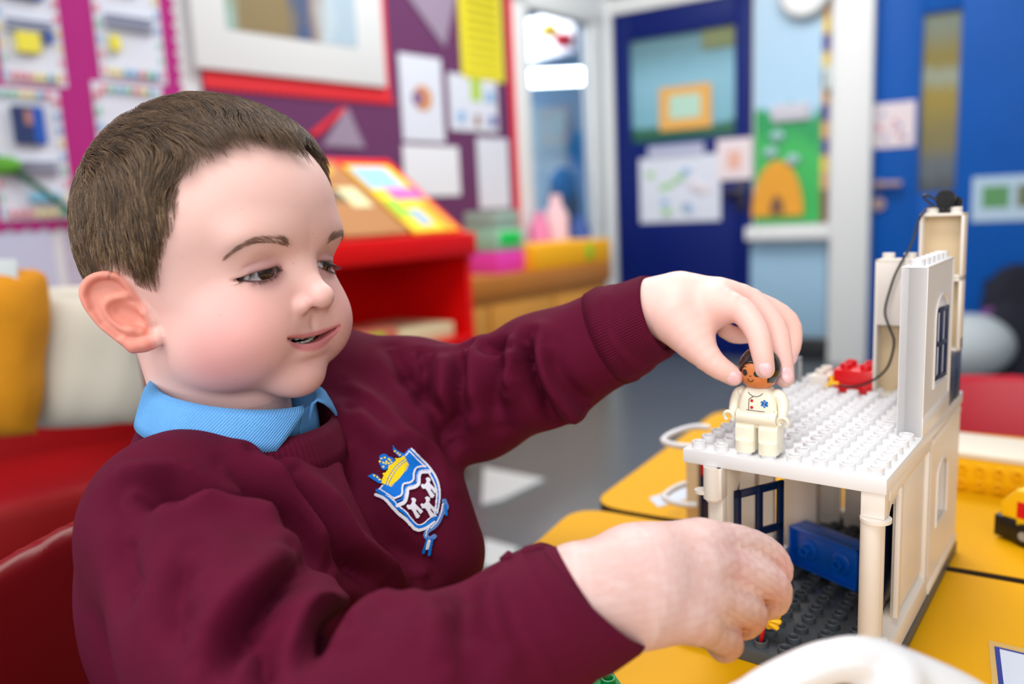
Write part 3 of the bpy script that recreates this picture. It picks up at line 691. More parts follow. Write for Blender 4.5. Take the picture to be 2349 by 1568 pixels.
FR = [
 (c1([(250, 515), (400, 500), (560, 510), (700, 545), (850, 620), (960, 700)]), .0035, .0030),
 (c1([(300, 620), (450, 590), (600, 580), (760, 610), (900, 680), (1060, 780)]), .0060, -.0075),
 (c1([(560, 690), (700, 680), (850, 720), (980, 780), (1070, 850)]), .0060, .0045),
 (c1([(640, 900), (560, 1040), (545, 1200), (600, 1300)]), .0050, -.0040),
 (c1([(330, 800), (280, 950), (300, 1100)]), .0060, -.0035),
 (c1([(1090, 920), (960, 1040), (820, 1180), (720, 1330), (660, 1500)]), .0060, .0040),
 (c1([(1180, 1010), (1060, 1130), (930, 1280), (820, 1420), (760, 1560)]), .0036, -.0060),
 (c1([(1270, 1050), (1150, 1170), (1030, 1290), (960, 1430)]), .0050, .0040),
 (c1([(1010, 1300), (1000, 1420), (990, 1560)]), .0040, -.0055),
 (c1([(1380, 1130), (1240, 1240), (1150, 1360), (1110, 1520)]), .0048, .0045),
 (c1([(1440, 1190), (1300, 1300), (1200, 1430), (1150, 1560)]), .0036, -.0055),
 (c1([(1430, 1200), (1290, 1290), (1210, 1340)]), .0022, -.0030),
 (c1([(1700, 1140), (1560, 1200), (1430, 1330)]), .0050, .0028),
 (c1([(900, 420), (1100, 600), (1230, 800), (1280, 1000)]), .0055, .0050),
 (c1([(800, 480), (960, 620), (1100, 760), (1180, 900), (1230, 1010)]), .0040, -.0030),
 (c1([(1020, 450), (1180, 620), (1300, 820), (1420, 960), (1560, 1060)]), .0045, -.0050),
 (c1([(1150, 500), (1300, 680), (1420, 860), (1560, 980), (1750, 1060)]), .0060, .0045),
 (c1([(1440, 380), (1480, 520), (1560, 700), (1680, 900), (1800, 1010)]), .0060, -.0055),
 (c1([(1420, 200), (1560, 330), (1700, 400)]), .0060, .0030),
 (c1([(1390, 60), (1560, 180), (1700, 330), (1830, 420), (1930, 560)]), .0045, .0030),
 (c2([(330, 560), (470, 780), (620, 970), (720, 1200)]), .0040, -.0060),
 (c2([(500, 600), (480, 700), (440, 760)]), .0040, -.0040),
 (c2([(570, 600), (545, 760), (555, 900)]), .0034, -.0055),
 (c2([(520, 590), (510, 700), (490, 800)]), .0040, .0030),
 (c2([(690, 620), (680, 800), (640, 980)]), .0060, .0030),
 (c2([(815, 600), (790, 780), (780, 980), (740, 1180)]), .0040, -.0065),
 (c2([(880, 560), (870, 760), (850, 980)]), .0070, .0040),
 (c2([(1050, 590), (1030, 740), (1010, 900), (1060, 1060)]), .0046, -.0040),
 (c2([(960, 570), (1000, 560), (1050, 545)]), .0030, -.0040),
 (c2([(1130, 560), (1150, 680), (1100, 840)]), .0045, .0035),
 (c2([(1200, 510), (1205, 620), (1180, 720)]), .0028, -.0040),
 (c2([(1240, 480), (1235, 640), (1270, 800), (1360, 960), (1430, 1060)]), .0036, -.0075),
 (c2([(1300, 470), (1310, 650), (1370, 800), (1480, 940), (1560, 1010)]), .0045, .0045),
 (c2([(1390, 560), (1430, 720), (1530, 870), (1640, 950)]), .0045, -.0028),
 (c2([(1790, 150), (1745, 260), (1745, 400), (1790, 530), (1880, 640), (1975, 705)]), .0016, .0022),
 (c2([(1720, 220), (1700, 330), (1715, 470), (1780, 610), (1900, 720)]), .0016, .0018),
 ([(1165, 1290), (1170, 1350), (1200, 1440), (1250, 1520), (1280, 1568)], .0018, .0020),
 ([(1185, 1285), (1195, 1350), (1225, 1430), (1270, 1500), (1300, 1550)], .0018, .0018),
 ([(1090, 1330), (1070, 1400), (1090, 1500)], .006, -.0030),
 ([(1130, 1310), (1120, 1400), (1150, 1500)], .004, .0025),
 ([(1010, 1390), (990, 1460), (1000, 1540)], .006, .0025),
]
Vs = strokes(Vs, Ns, sd_sweat, [(a, b * 1.05, c_ * (2.9 if (b > .0025 and a[0][0] < 830) else 2.9 if b > .0025 else 1)) for a, b, c_ in FR], .25, .75)
rn = np.random.default_rng(8)
def fbm(V, sc, amp, seed, oct_=3):
    out = np.zeros(len(V)); r_ = np.random.default_rng(seed)
    for o_2 in range(oct_):
        for _ in range(6): k = r_.normal(0, 1, 3) * 2 ** o_2 / sc; out += np.sin(V @ k + r_.uniform(0, 6.3)) / 2 ** o_2
    return out * amp / 4
Vs = Vs + Ns * fbm(Vs, .035, .0011, 4)[:, None]
def knit(name, c0, rough=.85, rib=None, sheen=.10):
    m_ = bpy.data.materials.new(name); m_.use_nodes = True; nt = m_.node_tree; b = nt.nodes['Principled BSDF']
    tc = nt.nodes.new('ShaderNodeTexCoord'); n = nt.nodes.new('ShaderNodeTexNoise'); n.inputs['Scale'].default_value = 30; n.inputs['Detail'].default_value = 6
    nt.links.new(tc.outputs['Object'], n.inputs['Vector']); mx = nt.nodes.new('ShaderNodeMix'); mx.data_type = 'RGBA'
    mx.inputs['A'].default_value = tuple(c * .8 for c in c0[:3]) + (1,); mx.inputs['B'].default_value = tuple(min(1, c * 1.2) for c in c0[:3]) + (1,)
    nt.links.new(n.outputs['Fac'], mx.inputs['Factor']); nt.links.new(mx.outputs['Result'], b.inputs['Base Color'])
    b.inputs['Roughness'].default_value = rough; b.inputs['Sheen Weight'].default_value = sheen; b.inputs['Sheen Roughness'].default_value = .4; b.inputs['Specular IOR Level'].default_value = .15
    b.inputs['Sheen Tint'].default_value = tuple(min(1, c * 2.0 + .02) for c in c0[:3]) + (1,)
    h = nt.nodes.new('ShaderNodeTexNoise'); h.inputs['Scale'].default_value = 1100; h.inputs['Detail'].default_value = 2; nt.links.new(tc.outputs['Object'], h.inputs['Vector'])
    bp = nt.nodes.new('ShaderNodeBump'); bp.inputs['Strength'].default_value = .35; bp.inputs['Distance'].default_value = .0008
    nt.links.new(h.outputs['Fac'], bp.inputs['Height']); last = bp
    if rib:
        uv = nt.nodes.new('ShaderNodeUVMap'); wv = nt.nodes.new('ShaderNodeTexWave'); wv.inputs['Scale'].default_value = rib; wv.bands_direction = 'X'
        nt.links.new(uv.outputs[0], wv.inputs['Vector']); b2 = nt.nodes.new('ShaderNodeBump'); b2.inputs['Strength'].default_value = .6; b2.inputs['Distance'].default_value = .0008
        nt.links.new(wv.outputs['Fac'], b2.inputs['Height']); nt.links.new(bp.outputs['Normal'], b2.inputs['Normal']); last = b2
    nt.links.new(last.outputs['Normal'], b.inputs['Normal'])
    return m_
MAROON = col8(86, 8, 40)
KM = knit('maroon_sweatshirt', MAROON); KR = knit('maroon_rib', MAROON, rib=34); KB = knit('blue_polo', col8(104, 170, 236), .8, rib=52, sheen=.2)
sw = mesh_obj('sweatshirt', Vs, Fs, KM, smooth=True); to_person(sw)
def sheet(name, rows, m_, parent=None, closed=False, thick=.0016, uvs=(1, 1)):
    """Cloth strip from rows of points; solid of the given thickness, with UVs along u."""
    R_ = np.array(rows, float); a, b_, _ = R_.shape; v = R_.reshape(-1, 3).tolist(); f = []; jn = b_ if closed else b_ - 1
    for i in range(a - 1):
        for j in range(jn): f.append([i * b_ + j, i * b_ + (j + 1) % b_, (i + 1) * b_ + (j + 1) % b_, (i + 1) * b_ + j])
    o = mesh_obj(name, v, f, m_, smooth=True); ul = o.data.uv_layers.new(name='UVMap')
    for p_ in o.data.polygons:
        for li in p_.loop_indices:
            vi = o.data.loops[li].vertex_index; k = vi % b_
            if closed and k == 0 and (p_.index % jn) == jn - 1: k = b_
            ul.data[li].uv = (k / jn * uvs[0], (vi // b_) / (a - 1) * uvs[1])
    so = o.modifiers.new('thick', 'SOLIDIFY'); so.thickness = thick; so.offset = 0
    if parent: o.parent = parent; o.matrix_parent_inverse = parent.matrix_world.inverted() if False else Matrix.Identity(4)
    return o
def ring(c_, ax, up, r, n=64, sq=1.0, wob=0, tilt=None):
    ax = np.array(ax) / np.linalg.norm(ax); up = np.array(up, float); up -= ax * (up @ ax); up /= np.linalg.norm(up); w_ = np.cross(ax, up)
    return [c_ + up * (math.cos(t) * r) + w_ * (math.sin(t) * r * sq) + (ax * (tilt[0] * math.cos(t) + tilt[1] * math.sin(t)) if tilt is not None else 0) for t in np.linspace(0, 2 * math.pi, n, endpoint=False)]
def cuff(c0, c1, rs, tl):
    ax = (c1 - c0); L_ = np.linalg.norm(ax); ax = ax / L_; rows = []
    for s_, r in rs: rows.append(ring(c0 + ax * L_ * s_, ax, (0, 0, 1), r, 72, tilt=(tl[0] * s_, tl[1] * s_)))
    return rows
cl_ = sheet('cuff', cuff(CFL[0], CFL[1], [(-.25, .0345), (0, .0352), (.25, .0322), (.6, .0300), (.9, .0290), (1.0, .0278), (.98, .0262), (.8, .0250), (.4, .0245)], (.002, -.004)), KR); to_person(cl_)
cr_ = sheet('cuff', cuff(CFR[0], CFR[1], [(-.3, .0352), (0, .0366), (.10, .0338), (.3, .0338), (.5, .0345), (.9, .0330), (1.0, .0316), (.97, .0300), (.7, .0280)], (-.012, .0)), KR); to_person(cr_)
# ribbed neckband
def oval(ra, rb, zf, zb, t, cx=-.003, dz=0.0):
    return BW(cx + ra * math.cos(t), rb * math.sin(t), zb + (zf - zb) * (.5 + .5 * math.cos(t)) ** 1.15 + dz)
TT = np.linspace(-math.pi, math.pi, 80, endpoint=False)
nb = sheet('neckband', [[oval(*r, t) for t in TT] for r in ((.067, .070, -.002, .010), (.0655, .068, .006, .018), (.0615, .063, .016, .026), (.0580, .059, .022, .032), (.0565, .057, .019, .028))], KR, closed=True, thick=.002); to_person(nb)
# polo collar: opening in front between angles -g..g
def col_row(ra, rb, zf, zb, g, n=70):
    return [oval(ra, rb, zf, zb, t) for t in np.linspace(g, 2 * math.pi - g, n)]
co = sheet('collar', [col_row(.045, .039, .004, .020, .10), col_row(.0475, .0415, .026, .046, .12), col_row(.0505, .0445, .036, .055, .14), col_row(.0535, .0475, .038, .057, .17),
     col_row(.0565, .0525, .035, .052, .24), col_row(.0585, .0570, .029, .045, .38), col_row(.0605, .0605, .022, .038, .52), col_row(.0620, .0625, .016, .033, .64)], KB, thick=.0016); to_person(co)
pl = sheet('placket', [[BW(.043 + .001 * k, b_ + .006, z) for b_ in np.linspace(-.012, .010, 6)] for k, z in enumerate((.034, .024, .012, -.004))], KB, thick=.002); to_person(pl)

# ---- dark school trousers and shoes
def sd_tr(p):
    a = s_cap(p, BW(-.015, -.035, -.275), BW(-.015, .035, -.275), .072, .072)
    for sgn in (-1, 1): a = smin(a, s_cap(p, BW(.0, sgn * .045, -.283), BW(.21, sgn * .065, -.280), .060, .049), .03)
    a = smax(a, .303 - p[:, 2], .01)
    for sgn in (-1, 1): a = smin(a, s_chain(p, [BW(.215, sgn * .066, -.292), BW(.226, sgn * .068, -.45), BW(.215, sgn * .07, -.575)], [.045, .040, .037]), .02)
    return a
Vt, Ft = surface(sd_tr, (-.36, .18, .03), (.20, .74, .47), .004, 8, 1)
tr = mesh_obj('trousers', Vt, Ft, knit('dark_trousers', col8(30, 30, 36), .9, sheen=.1), smooth=True); to_person(tr)
SHOE = mat('black_shoe', col8(16, 16, 18), .35)
for sgn in (-1, 1):
    Vh, Fh = surface(lambda p: smax(s_chain(p, [BW(.20, sgn * .07, -.61), BW(.30, sgn * .075, -.618)], [.036, .032]), .004 - p[:, 2], .004), BW(.25, sgn * .07, -.6) - [.14, .14, .08], BW(.25, sgn * .07, -.6) + [.14, .14, .08], .005, 6, 1)
    to_person(mesh_obj('shoe', Vh, Fh, SHOE, smooth=True))
# ---- embroidered crest on the chest: stitched patches laid on the cloth
from mathutils.bvhtree import BVHTree
def crest():
    bv = BVHTree.FromPolygons([tuple(v) for v in Vs], Fs.tolist())
    X_, Y_ = np.meshgrid(np.arange(60, 980, 5.5), np.arange(190, 1440, 5.5)); ny, nx = X_.shape
    cx = (X_[:-1, :-1] + 2.75).ravel(); cy = (Y_[:-1, :-1] + 2.75).ravel(); L = np.full(len(cx), -1)
    Bc, Wc, Yc, Sc = 0, 1, 2, 3
    def line(pts, w_, k, sm=True):
        p_ = np.array(pts, float); p_ = spline(np.concatenate([p_, np.zeros((len(p_), 1))], 1), 6)[:, :2] if sm and len(pts) > 2 else p_
        q = np.stack([cx, cy, 0 * cx], 1); d = chain_dist(q, np.concatenate([p_, np.zeros((len(p_), 1))], 1)); L[d < w_ / 2] = k
    def poly(pts, k): L[in_poly_dist(cx, cy, np.array(pts, float)) < 0] = k
    line([(165, 752), (260, 795), (340, 880), (420, 965), (500, 1030), (570, 1110), (630, 1150), (710, 1130), (800, 1060)], 34, Wc)
    line([(555, 243), (660, 360), (770, 480), (840, 610), (862, 740), (852, 860), (835, 960)], 26, Wc)
    line([(180, 705), (300, 785), (400, 890), (480, 955), (560, 1050), (625, 1112), (690, 1105), (760, 1060), (830, 1010)], 34, Bc)
    line([(530, 250), (640, 370), (745, 490), (812, 610), (838, 740), (830, 870), (812, 970)], 26, Bc)
    line([(200, 690), (330, 790), (430, 890), (500, 950), (580, 1050), (632, 1092), (690, 1078), (765, 1015), (826, 990)], 13, Wc)
    line([(700, 445), (790, 600), (830, 720), (825, 860), (808, 985)], 14, Wc)
    poly([(175, 700), (240, 645), (300, 560), (440, 330), (500, 270), (535, 240), (560, 262), (700, 440), (610, 460), (582, 520), (575, 600), (530, 630), (465, 645), (452, 710), (440, 770), (370, 800)], Bc)
    line([(215, 690), (365, 795)], 12, Wc, False); line([(205, 690), (240, 650)], 14, Wc, False); line([(485, 318), (528, 270), (690, 440)], 15, Wc, False)
    line([(700, 440), (610, 455), (578, 520), (574, 590), (535, 625), (465, 642), (450, 700), (440, 765), (365, 800)], 22, Wc)
    line([(715, 470), (640, 475), (603, 530), (600, 610), (560, 645), (490, 665), (472, 730), (455, 800), (390, 830)], 20, Bc)
    line([(745, 505), (660, 508), (632, 560), (630, 635), (590, 672), (515, 695), (500, 765), (475, 840), (410, 872)], 46, Wc)
    line([(730, 495), (655, 495), (618, 550), (616, 620), (575, 660), (505, 682), (487, 750), (465, 820), (400, 852)], 5, Bc)
    for ox, oy in ((0, 0), (155, -12), (160, -225)):
        poly([(ox + x, oy + y) for x, y in ((498, 885), (512, 868), (538, 876), (556, 860), (560, 828), (548, 806), (572, 792), (600, 806), (606, 830), (592, 850), (606, 872), (640, 905), (682, 938), (668, 962), (650, 972), (612, 920), (606, 940), (648, 992), (632, 1022), (606, 1018), (572, 950), (552, 922), (520, 924))], Wc)
    poly([(213, 622), (245, 545), (228, 520), (262, 512), (292, 478), (282, 425), (318, 412), (352, 398), (378, 372), (372, 340), (405, 345), (440, 335), (462, 312), (486, 345), (522, 420), (500, 480), (430, 570), (330, 672), (296, 655)], Yc)
    line([(272, 650), (300, 560), (370, 450), (440, 385), (490, 352)], 8, Bc); line([(298, 662), (322, 585), (392, 470), (455, 405), (505, 372)], 8, Bc); line([(330, 655), (400, 600), (470, 515), (510, 425)], 7, Bc)
    poly([(75, 545), (135, 516), (185, 540), (232, 600), (216, 634), (150, 598)], Bc); poly([(340, 200), (400, 262), (470, 300), (462, 322), (415, 336), (352, 270)], Bc)
    for x, y, r in ((250, 345, 52), (300, 375, 50), (235, 400, 40), (255, 440, 42), (330, 370, 36)): L[(cx - x) ** 2 + (cy - y) ** 2 < r * r] = Bc
    for x, y in ((222, 350), (258, 338), (300, 352), (205, 385), (240, 400), (275, 385), (315, 365), (240, 445), (268, 410), (330, 392), (300, 405), (365, 262), (395, 285), (420, 305), (150, 540), (180, 560), (205, 585)): L[(cx - x) ** 2 + (cy - y) ** 2 < 150] = Yc
    line([(915, 830), (935, 905), (885, 980), (850, 1060), (800, 1120), (735, 1165), (715, 1215), (760, 1250), (810, 1225)], 52, Sc); line([(900, 860), (880, 960), (835, 1060), (770, 1130)], 12, Wc)
    line([(925, 880), (940, 985)], 26, Bc, False); line([(800, 1060), (730, 1150), (715, 1220)], 12, Wc); line([(735, 1260), (700, 1395)], 34, Bc, False); line([(780, 1260), (760, 1420)], 34, Bc, False); line([(752, 1275), (735, 1350)], 34, Wc, False)
    n1_, n2_ = nx - 1, ny - 1; keep = np.where(L >= 0)[0]; used = {}; V_ = []; F_ = []; mi = []
    org = Vector((0, 0, CAMZ))
    def vid(i, j):
        k = (i, j)
        if k not in used:
            px, py = 830 + X_[i, j] / 4.9, 980 + Y_[i, j] / 4.9; h = bv.ray_cast(org, Vector(RAY(px, py)).normalized())
            if h[0] is None: used[k] = None
            else: n = h[1] if h[1].dot(org - h[0]) > 0 else -h[1]; used[k] = len(V_); V_.append(tuple(h[0] + n * .0007))
        return used[k]
    for c in keep:
        i, j = divmod(int(c), n1_); q = [vid(i, j), vid(i, j + 1), vid(i + 1, j + 1), vid(i + 1, j)]
        if None in q: continue
        F_.append(q); mi.append(int(L[c]))
    mats_ = [knit(nm, c_, .6, sheen=.1) for nm, c_ in (('thread_blue', col8(10, 112, 214)), ('thread_white', col8(222, 222, 240)), ('thread_yellow', col8(252, 212, 20)), ('thread_pale_blue', col8(92, 130, 200)))]
    o = mesh_obj('crest', V_, F_, mats=mats_, midx=mi, smooth=True); so = o.modifiers.new('stitch', 'SOLIDIFY'); so.thickness = .0009
    o.parent = sw; o.matrix_parent_inverse = Matrix.Translation(-Vector(person.location)) if False else Matrix.Identity(4); o['label'] = 'embroidered shield crest with yellow crown and white castles'
crest()
# ------------------------------------------------------------------ toy house (mm, in its own frame: x along the front, y into the depth, z up from the roof plate)
YAW = -0.6654366; HZ0 = 138.4
HO = Vector((0.1118243, 0.5185857, CAMZ - 0.1614062 - HZ0 / 1000))
TABZ = HO.z
def HP(x, y, z=0.0):
    c_, s_ = math.cos(YAW), math.sin(YAW); x, y, z = x / 1000, y / 1000, (z + HZ0) / 1000
    return Vector((HO.x + c_ * x - s_ * y, HO.y + s_ * x + c_ * y, HO.z + z))
def HB(mb, name, parent=None, at=(0, 0, -HZ0), rz=0.0, **k):
    """finish a part modelled in house mm; a top-level one gets its own origin `at`"""
    if parent is not None:
        T = Matrix.Diagonal((.001, .001, .001, 1)) @ Matrix.Translation(-Vector(parent['org']))
        bmesh.ops.transform(mb.bm, matrix=T, verts=mb.bm.verts); o = mb.build(name, parent, **k); o['org'] = parent['org']; return o
    T = Matrix.Diagonal((.001, .001, .001, 1)) @ Matrix.Translation(-Vector(at)); bmesh.ops.transform(mb.bm, matrix=T, verts=mb.bm.verts)
    o = mb.build(name, None, **k); o.location = HP(*at); o.rotation_euler = (0, 0, YAW); o['org'] = at; return o
def HE(name, at, label, cat, group=None):
    o = empty(name, HP(*at), YAW, label, cat, group); o['org'] = at; return o
def stud(mb, x, y, z, m_, r=4.7, ri=3.25, h=4.5, hollow=True, M=None, n=20):
    pr = [(r, 0), (r, h - .35), (r - .3, h)] + ([(ri + .2, h), (ri, h - .3), (ri, .6), (0, .6)] if hollow else [(0, h)])
    mb.lathe(pr, m_, n=n, M=(M or Matrix.Identity(4)) @ Matrix.Translation((x, y, z)))
def studs(mb, pts, m_, **k):
    t = MB(); stud(t, 0, 0, 0, m_, **k); me = bpy.data.meshes.new('t'); t.bm.to_mesh(me); t.bm.free()
    i = mb.mi(m_); k0 = len(mb.bm.verts)
    for x, y, z in pts:
        me2 = me.copy(); me2.transform(Matrix.Translation((x, y, z))); n0 = len(mb.bm.faces); mb.bm.from_mesh(me2); bpy.data.meshes.remove(me2)
        mb.bm.faces.ensure_lookup_table()
        for f in mb.bm.faces[n0:]: f.material_index = i; f.smooth = True
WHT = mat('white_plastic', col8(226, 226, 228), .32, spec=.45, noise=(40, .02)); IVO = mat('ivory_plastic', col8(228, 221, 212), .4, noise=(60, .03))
CRM = mat('cream_plastic', col8(244, 238, 218), .3, noise=(60, .02)); GRY = mat('grey_plastic', col8(74, 80, 86), .42, noise=(80, .08), bump=(300, .1))
NVY = mat('navy_plastic', col8(4, 30, 72), .3); BLU = mat('blue_plastic', col8(0, 100, 216), .3); RED = mat('red_plastic', col8(214, 12, 24), .3)
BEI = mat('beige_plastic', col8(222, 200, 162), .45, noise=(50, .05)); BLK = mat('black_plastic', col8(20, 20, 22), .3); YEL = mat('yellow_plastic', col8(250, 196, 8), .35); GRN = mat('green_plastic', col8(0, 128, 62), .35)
LGY = mat('light_grey_plastic', col8(150, 152, 154), .4); TUR = mat('turquoise_sticker', col8(20, 160, 178), .5)
hs = HE('toy_house', (0, 0, -HZ0), 'white open-fronted toy building of studded bricks on a dark grey baseplate', 'toy house')
mb = MB(); mb.box(-3, 129.2, -4.5, 252, -138.4, -128.9, GRY, bevel=.8)
mb.box(-1, 123, 125, 126, -128.9, -128.8, GRY, bevel=0)
studs(mb, [(5 + 16 * i, 3.5 + 16 * j, -128.9) for i in range(8) for j in range(16) if not (i == 7 and True) and not (i == 1 and j > 0)], GRY); HB(mb, 'baseplate', hs)
mb = MB(); mb.box(0, 128, 0, 256, -9.6, 0, WHT, bevel=.7)
studs(mb, [(8 + 16 * i, 8 + 16 * j, 0) for i in range(8) for j in range(16) if not (i == 7 and 6 <= j <= 11)], WHT); HB(mb, 'roof_plate', hs)
# right-hand wall, front bay
mb = MB(.6)
mb.box(112, 128, 0, 132, -128.9, -113, IVO); mb.box(112, 126.5, 0, 14, -113, -104, IVO)
mb.cyl((119.5, 3.5, -104), (119.5, 3.5, -26), 6.2, IVO, n=32); mb.box(114, 126, 3.5, 9.5, -104, -26, IVO)
mb.cyl((121.5, 4.5, -27.5), (121.5, 4.5, -25.4), 8.8, IVO, n=36); mb.cyl((121.5, 4.5, -104.5), (121.5, 4.5, -102), 8.4, IVO, n=36)
mb.cyl((121.5, 4.5, -25.4), (121.5, 4.5, -25.0), 2.2, IVO, n=16)
mb.box(113.5, 127, 1.5, 14, -25.4, -9.6, IVO); mb.box(116, 127.5, 12, 132, -17, -9.6, IVO, bevel=.5)
mb.prism([(14, -17), (44, -17), (44, -30), (40, -22), (34, -20), (26, -21), (19, -26), (14, -33)], 'x', 118, 126, IVO)     # shallow arch
mb.box(124.5, 127.5, 41, 48, -105, -17, IVO); mb.box(122, 125, 46, 128, -106, -17, IVO, bevel=.3); mb.box(120, 127.5, 126, 131, -113, -17, IVO)
mb.box(112, 119, 40, 130, -113, -106, IVO, bevel=.3)
for y in (20, 60, 98): mb.prism([(y, -113), (y + 9, -113), (y, -104)], 'x', 119, 121, IVO)
mb.prism([(112, -113), (128, -113), (119, -106)], 'y', 14, 126, IVO)
HB(mb, 'wall_panel', hs)
mb = MB(.4); mb.box(115.5, 117.5, 40, 120, -106, -24, NVY); HB(mb, 'shutter', hs)
mb = MB(.4); mb.box(114, 117, 131.5, 136, -113, -20, NVY); HB(mb, 'gap_shade_strip', hs)  # navy strip stands in for the shade in the gap between bays
# right-hand wall, rear bay with arched window opening
def panel_with_hole(mb, x0, x1, y0, y1, z0, z1, hy0, hy1, hz0, hz1, m_, arch=0.0, n=10):
    outer = [(y0, z0), (y1, z0), (y1, z1), (y0, z1)]
    mb.box(x0, x1, y0, hy0, z0, z1, m_, bevel=0); mb.box(x0, x1, hy1, y1, z0, z1, m_, bevel=0); mb.box(x0, x1, hy0, hy1, z0, hz0, m_, bevel=0)
    cy = (hy0 + hy1) / 2; ry = (hy1 - hy0) / 2; top = [(cy + ry * math.cos(t), hz1 - arch + arch * math.sin(t)) for t in np.linspace(math.pi, 0, n + 1)] if arch > 0 else [(hy0, hz1), (hy1, hz1)]
    mb.prism(top + [(hy1, z1), (hy0, z1)], 'x', x0, x1, m_)
    pts = [(hy0, hz0)] + top + [(hy1, hz0)]
    mb.tube([(x1, a, b) for a, b in pts], 1.1, m_, n=6, closed=True)
mb = MB(.4); panel_with_hole(mb, 120, 127.6, 136, 250, -128.9, -10.5, 158, 198, -84, -36, IVO, arch=10)
mb.box(112, 121, 236, 250, -128.9, -10, IVO); mb.box(127, 128.2, 136, 250, -16, -12, IVO); mb.box(127, 128.6, 136.5, 250, -128.9, -122, IVO); HB(mb, 'wall_panel', hs)
# left-hand wall with doorway, navy lattice door swung inwards
mb = MB(.5); mb.box(15, 28, 6, 26, -128.9, -9.6, IVO); mb.cyl((21, 1.5, -9.6), (21, 1.5, -31.5), 6.4, IVO, n=30); mb.box(24, 28.2, -2, 8, -31, -9.6, IVO); mb.box(18.5, 28, .5, 8, -128.9, -31, IVO)
mb.cyl((13.5, 1.5, -29), (13.5, 1.5, -27), 5.5, IVO, n=28); mb.cyl((21, 1.5, -33.5), (21, 1.5, -31), 4.6, IVO, n=24)
mb.prism([(26, -9.6), (60, -9.6), (60, -24), (52, -15), (42, -14), (33, -22), (26, -34)], 'x', 16, 27.5, IVO); mb.box(16, 27.5, 58, 66, -128.9, -9.6, IVO)
mb.box(16, 27.5, 66, 132, -24, -9.6, IVO); mb.box(16, 27.5, 66, 132, -128.9, -112, IVO); mb.box(16, 27.5, 96, 102, -112, -24, IVO); mb.box(17, 43, 150, 162, -128.9, -9.6, IVO)
HB(mb, 'wall_panel', hs)
mb = MB(); mb.prism([(29.5, -50), (29.5, -22), (48, -22), (48, -30)], 'y', 149.4, 149.95, TUR); mb.prism([(32.5, -38), (32.5, -22), (38, -22)], 'y', 149.1, 149.5, CRM); HB(mb, 'sticker', hs)
def lattice(mb, w, z0, z1, rows, cols, m_, fr=3.4, th=2.2, solid=0.0):
    mb.box(0, w, 0, th, z0, z0 + fr + solid, m_, bevel=.3); mb.box(0, w, 0, th, z1 - fr, z1, m_, bevel=.3)
    for c_ in range(cols + 1): x = (w - fr) * c_ / cols; mb.box(x, x + fr, 0, th, z0, z1, m_, bevel=.3)
    a = z0 + fr + solid
    for r_ in range(1, rows): z = a + (z1 - fr - a) * r_ / rows; mb.box(0, w, 0, th, z - fr / 2, z + fr / 2, m_, bevel=.3)
door = MB(); lattice(door, 44, -124, -31, 2, 2, NVY, fr=5.4, solid=26); door.cyl((4.2, -1.2, -62), (4.2, -.1, -62), 1.3, WHT, n=12)
bmesh.ops.transform(door.bm, matrix=Matrix.Translation((29.6, 18, 0)) @ Matrix.Rotation(math.radians(63.6), 4, 'Z'), verts=door.bm.verts); HB(door, 'door', hs)
# back wall
mb = MB(.4)
for x0, x1 in ((8, 38), (42, 72), (76, 92)): mb.box(x0, x1, 234, 246, -128.9, -9.6, IVO); mb.box(x0 + 3, x1 - 3, 232, 234, -120, -20, IVO)
mb.box(8, 112, 240, 250, -128.9, -118, IVO); mb.tube([(100, 232, -40), (104, 228, -44), (106, 230, -54), (100, 234, -58)], 2.4, CRM); HB(mb, 'wall_panel', hs)
# upper window panel
mb = MB(.4); panel_with_hole(mb, 112, 127.6, 96, 192, 0, 114.4, 128, 172, 28, 92, WHT, arch=16)
mb.box(111.8, 128.1, 96, 99, 0, 115, WHT, bevel=.5); mb.box(111.8, 128.1, 189, 192, 0, 115, WHT, bevel=.5); mb.box(112, 128, 96, 192, 114, 115.2, WHT, bevel=.3); mb.box(127, 128.2, 96, 192, 0, 14, WHT, bevel=.4)
studs(mb, [(120, 104 + 16 * i, 115.2) for i in range(6)], WHT); HB(mb, 'window_panel', hs)
wf = MB(); lattice(wf, 28, 30, 82, 2, 2, NVY, fr=3.2, th=2); bmesh.ops.transform(wf.bm, matrix=Matrix.Translation((126.5, 141, 0)) @ Matrix.Rotation(math.radians(84), 4, 'Z'), verts=wf.bm.verts); HB(wf, 'window_frame', hs)
mb = MB(.4); mb.box(112.5, 127.5, 194, 224, 0, 38, NVY); studs(mb, [(120, 202, 38)], NVY); HB(mb, 'brick', hs)['label'] = 'navy brick'
# hollow column panels
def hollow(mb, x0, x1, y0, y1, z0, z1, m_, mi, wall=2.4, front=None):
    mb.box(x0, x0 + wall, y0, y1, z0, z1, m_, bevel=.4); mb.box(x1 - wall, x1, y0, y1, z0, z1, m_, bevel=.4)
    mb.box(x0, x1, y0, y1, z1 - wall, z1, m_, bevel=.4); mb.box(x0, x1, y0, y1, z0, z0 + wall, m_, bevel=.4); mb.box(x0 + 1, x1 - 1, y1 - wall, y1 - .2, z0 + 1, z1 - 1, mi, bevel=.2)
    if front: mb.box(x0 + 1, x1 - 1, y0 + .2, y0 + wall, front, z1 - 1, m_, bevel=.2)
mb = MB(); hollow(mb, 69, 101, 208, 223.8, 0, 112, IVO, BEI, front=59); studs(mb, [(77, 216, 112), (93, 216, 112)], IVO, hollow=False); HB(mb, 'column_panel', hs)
mb = MB(); hollow(mb, 97, 128.5, 224.2, 240, 96, 146.5, IVO, BEI); studs(mb, [(105, 232, 146.5), (121, 232, 146.5)], IVO, hollow=False); HB(mb, 'column_panel', hs)
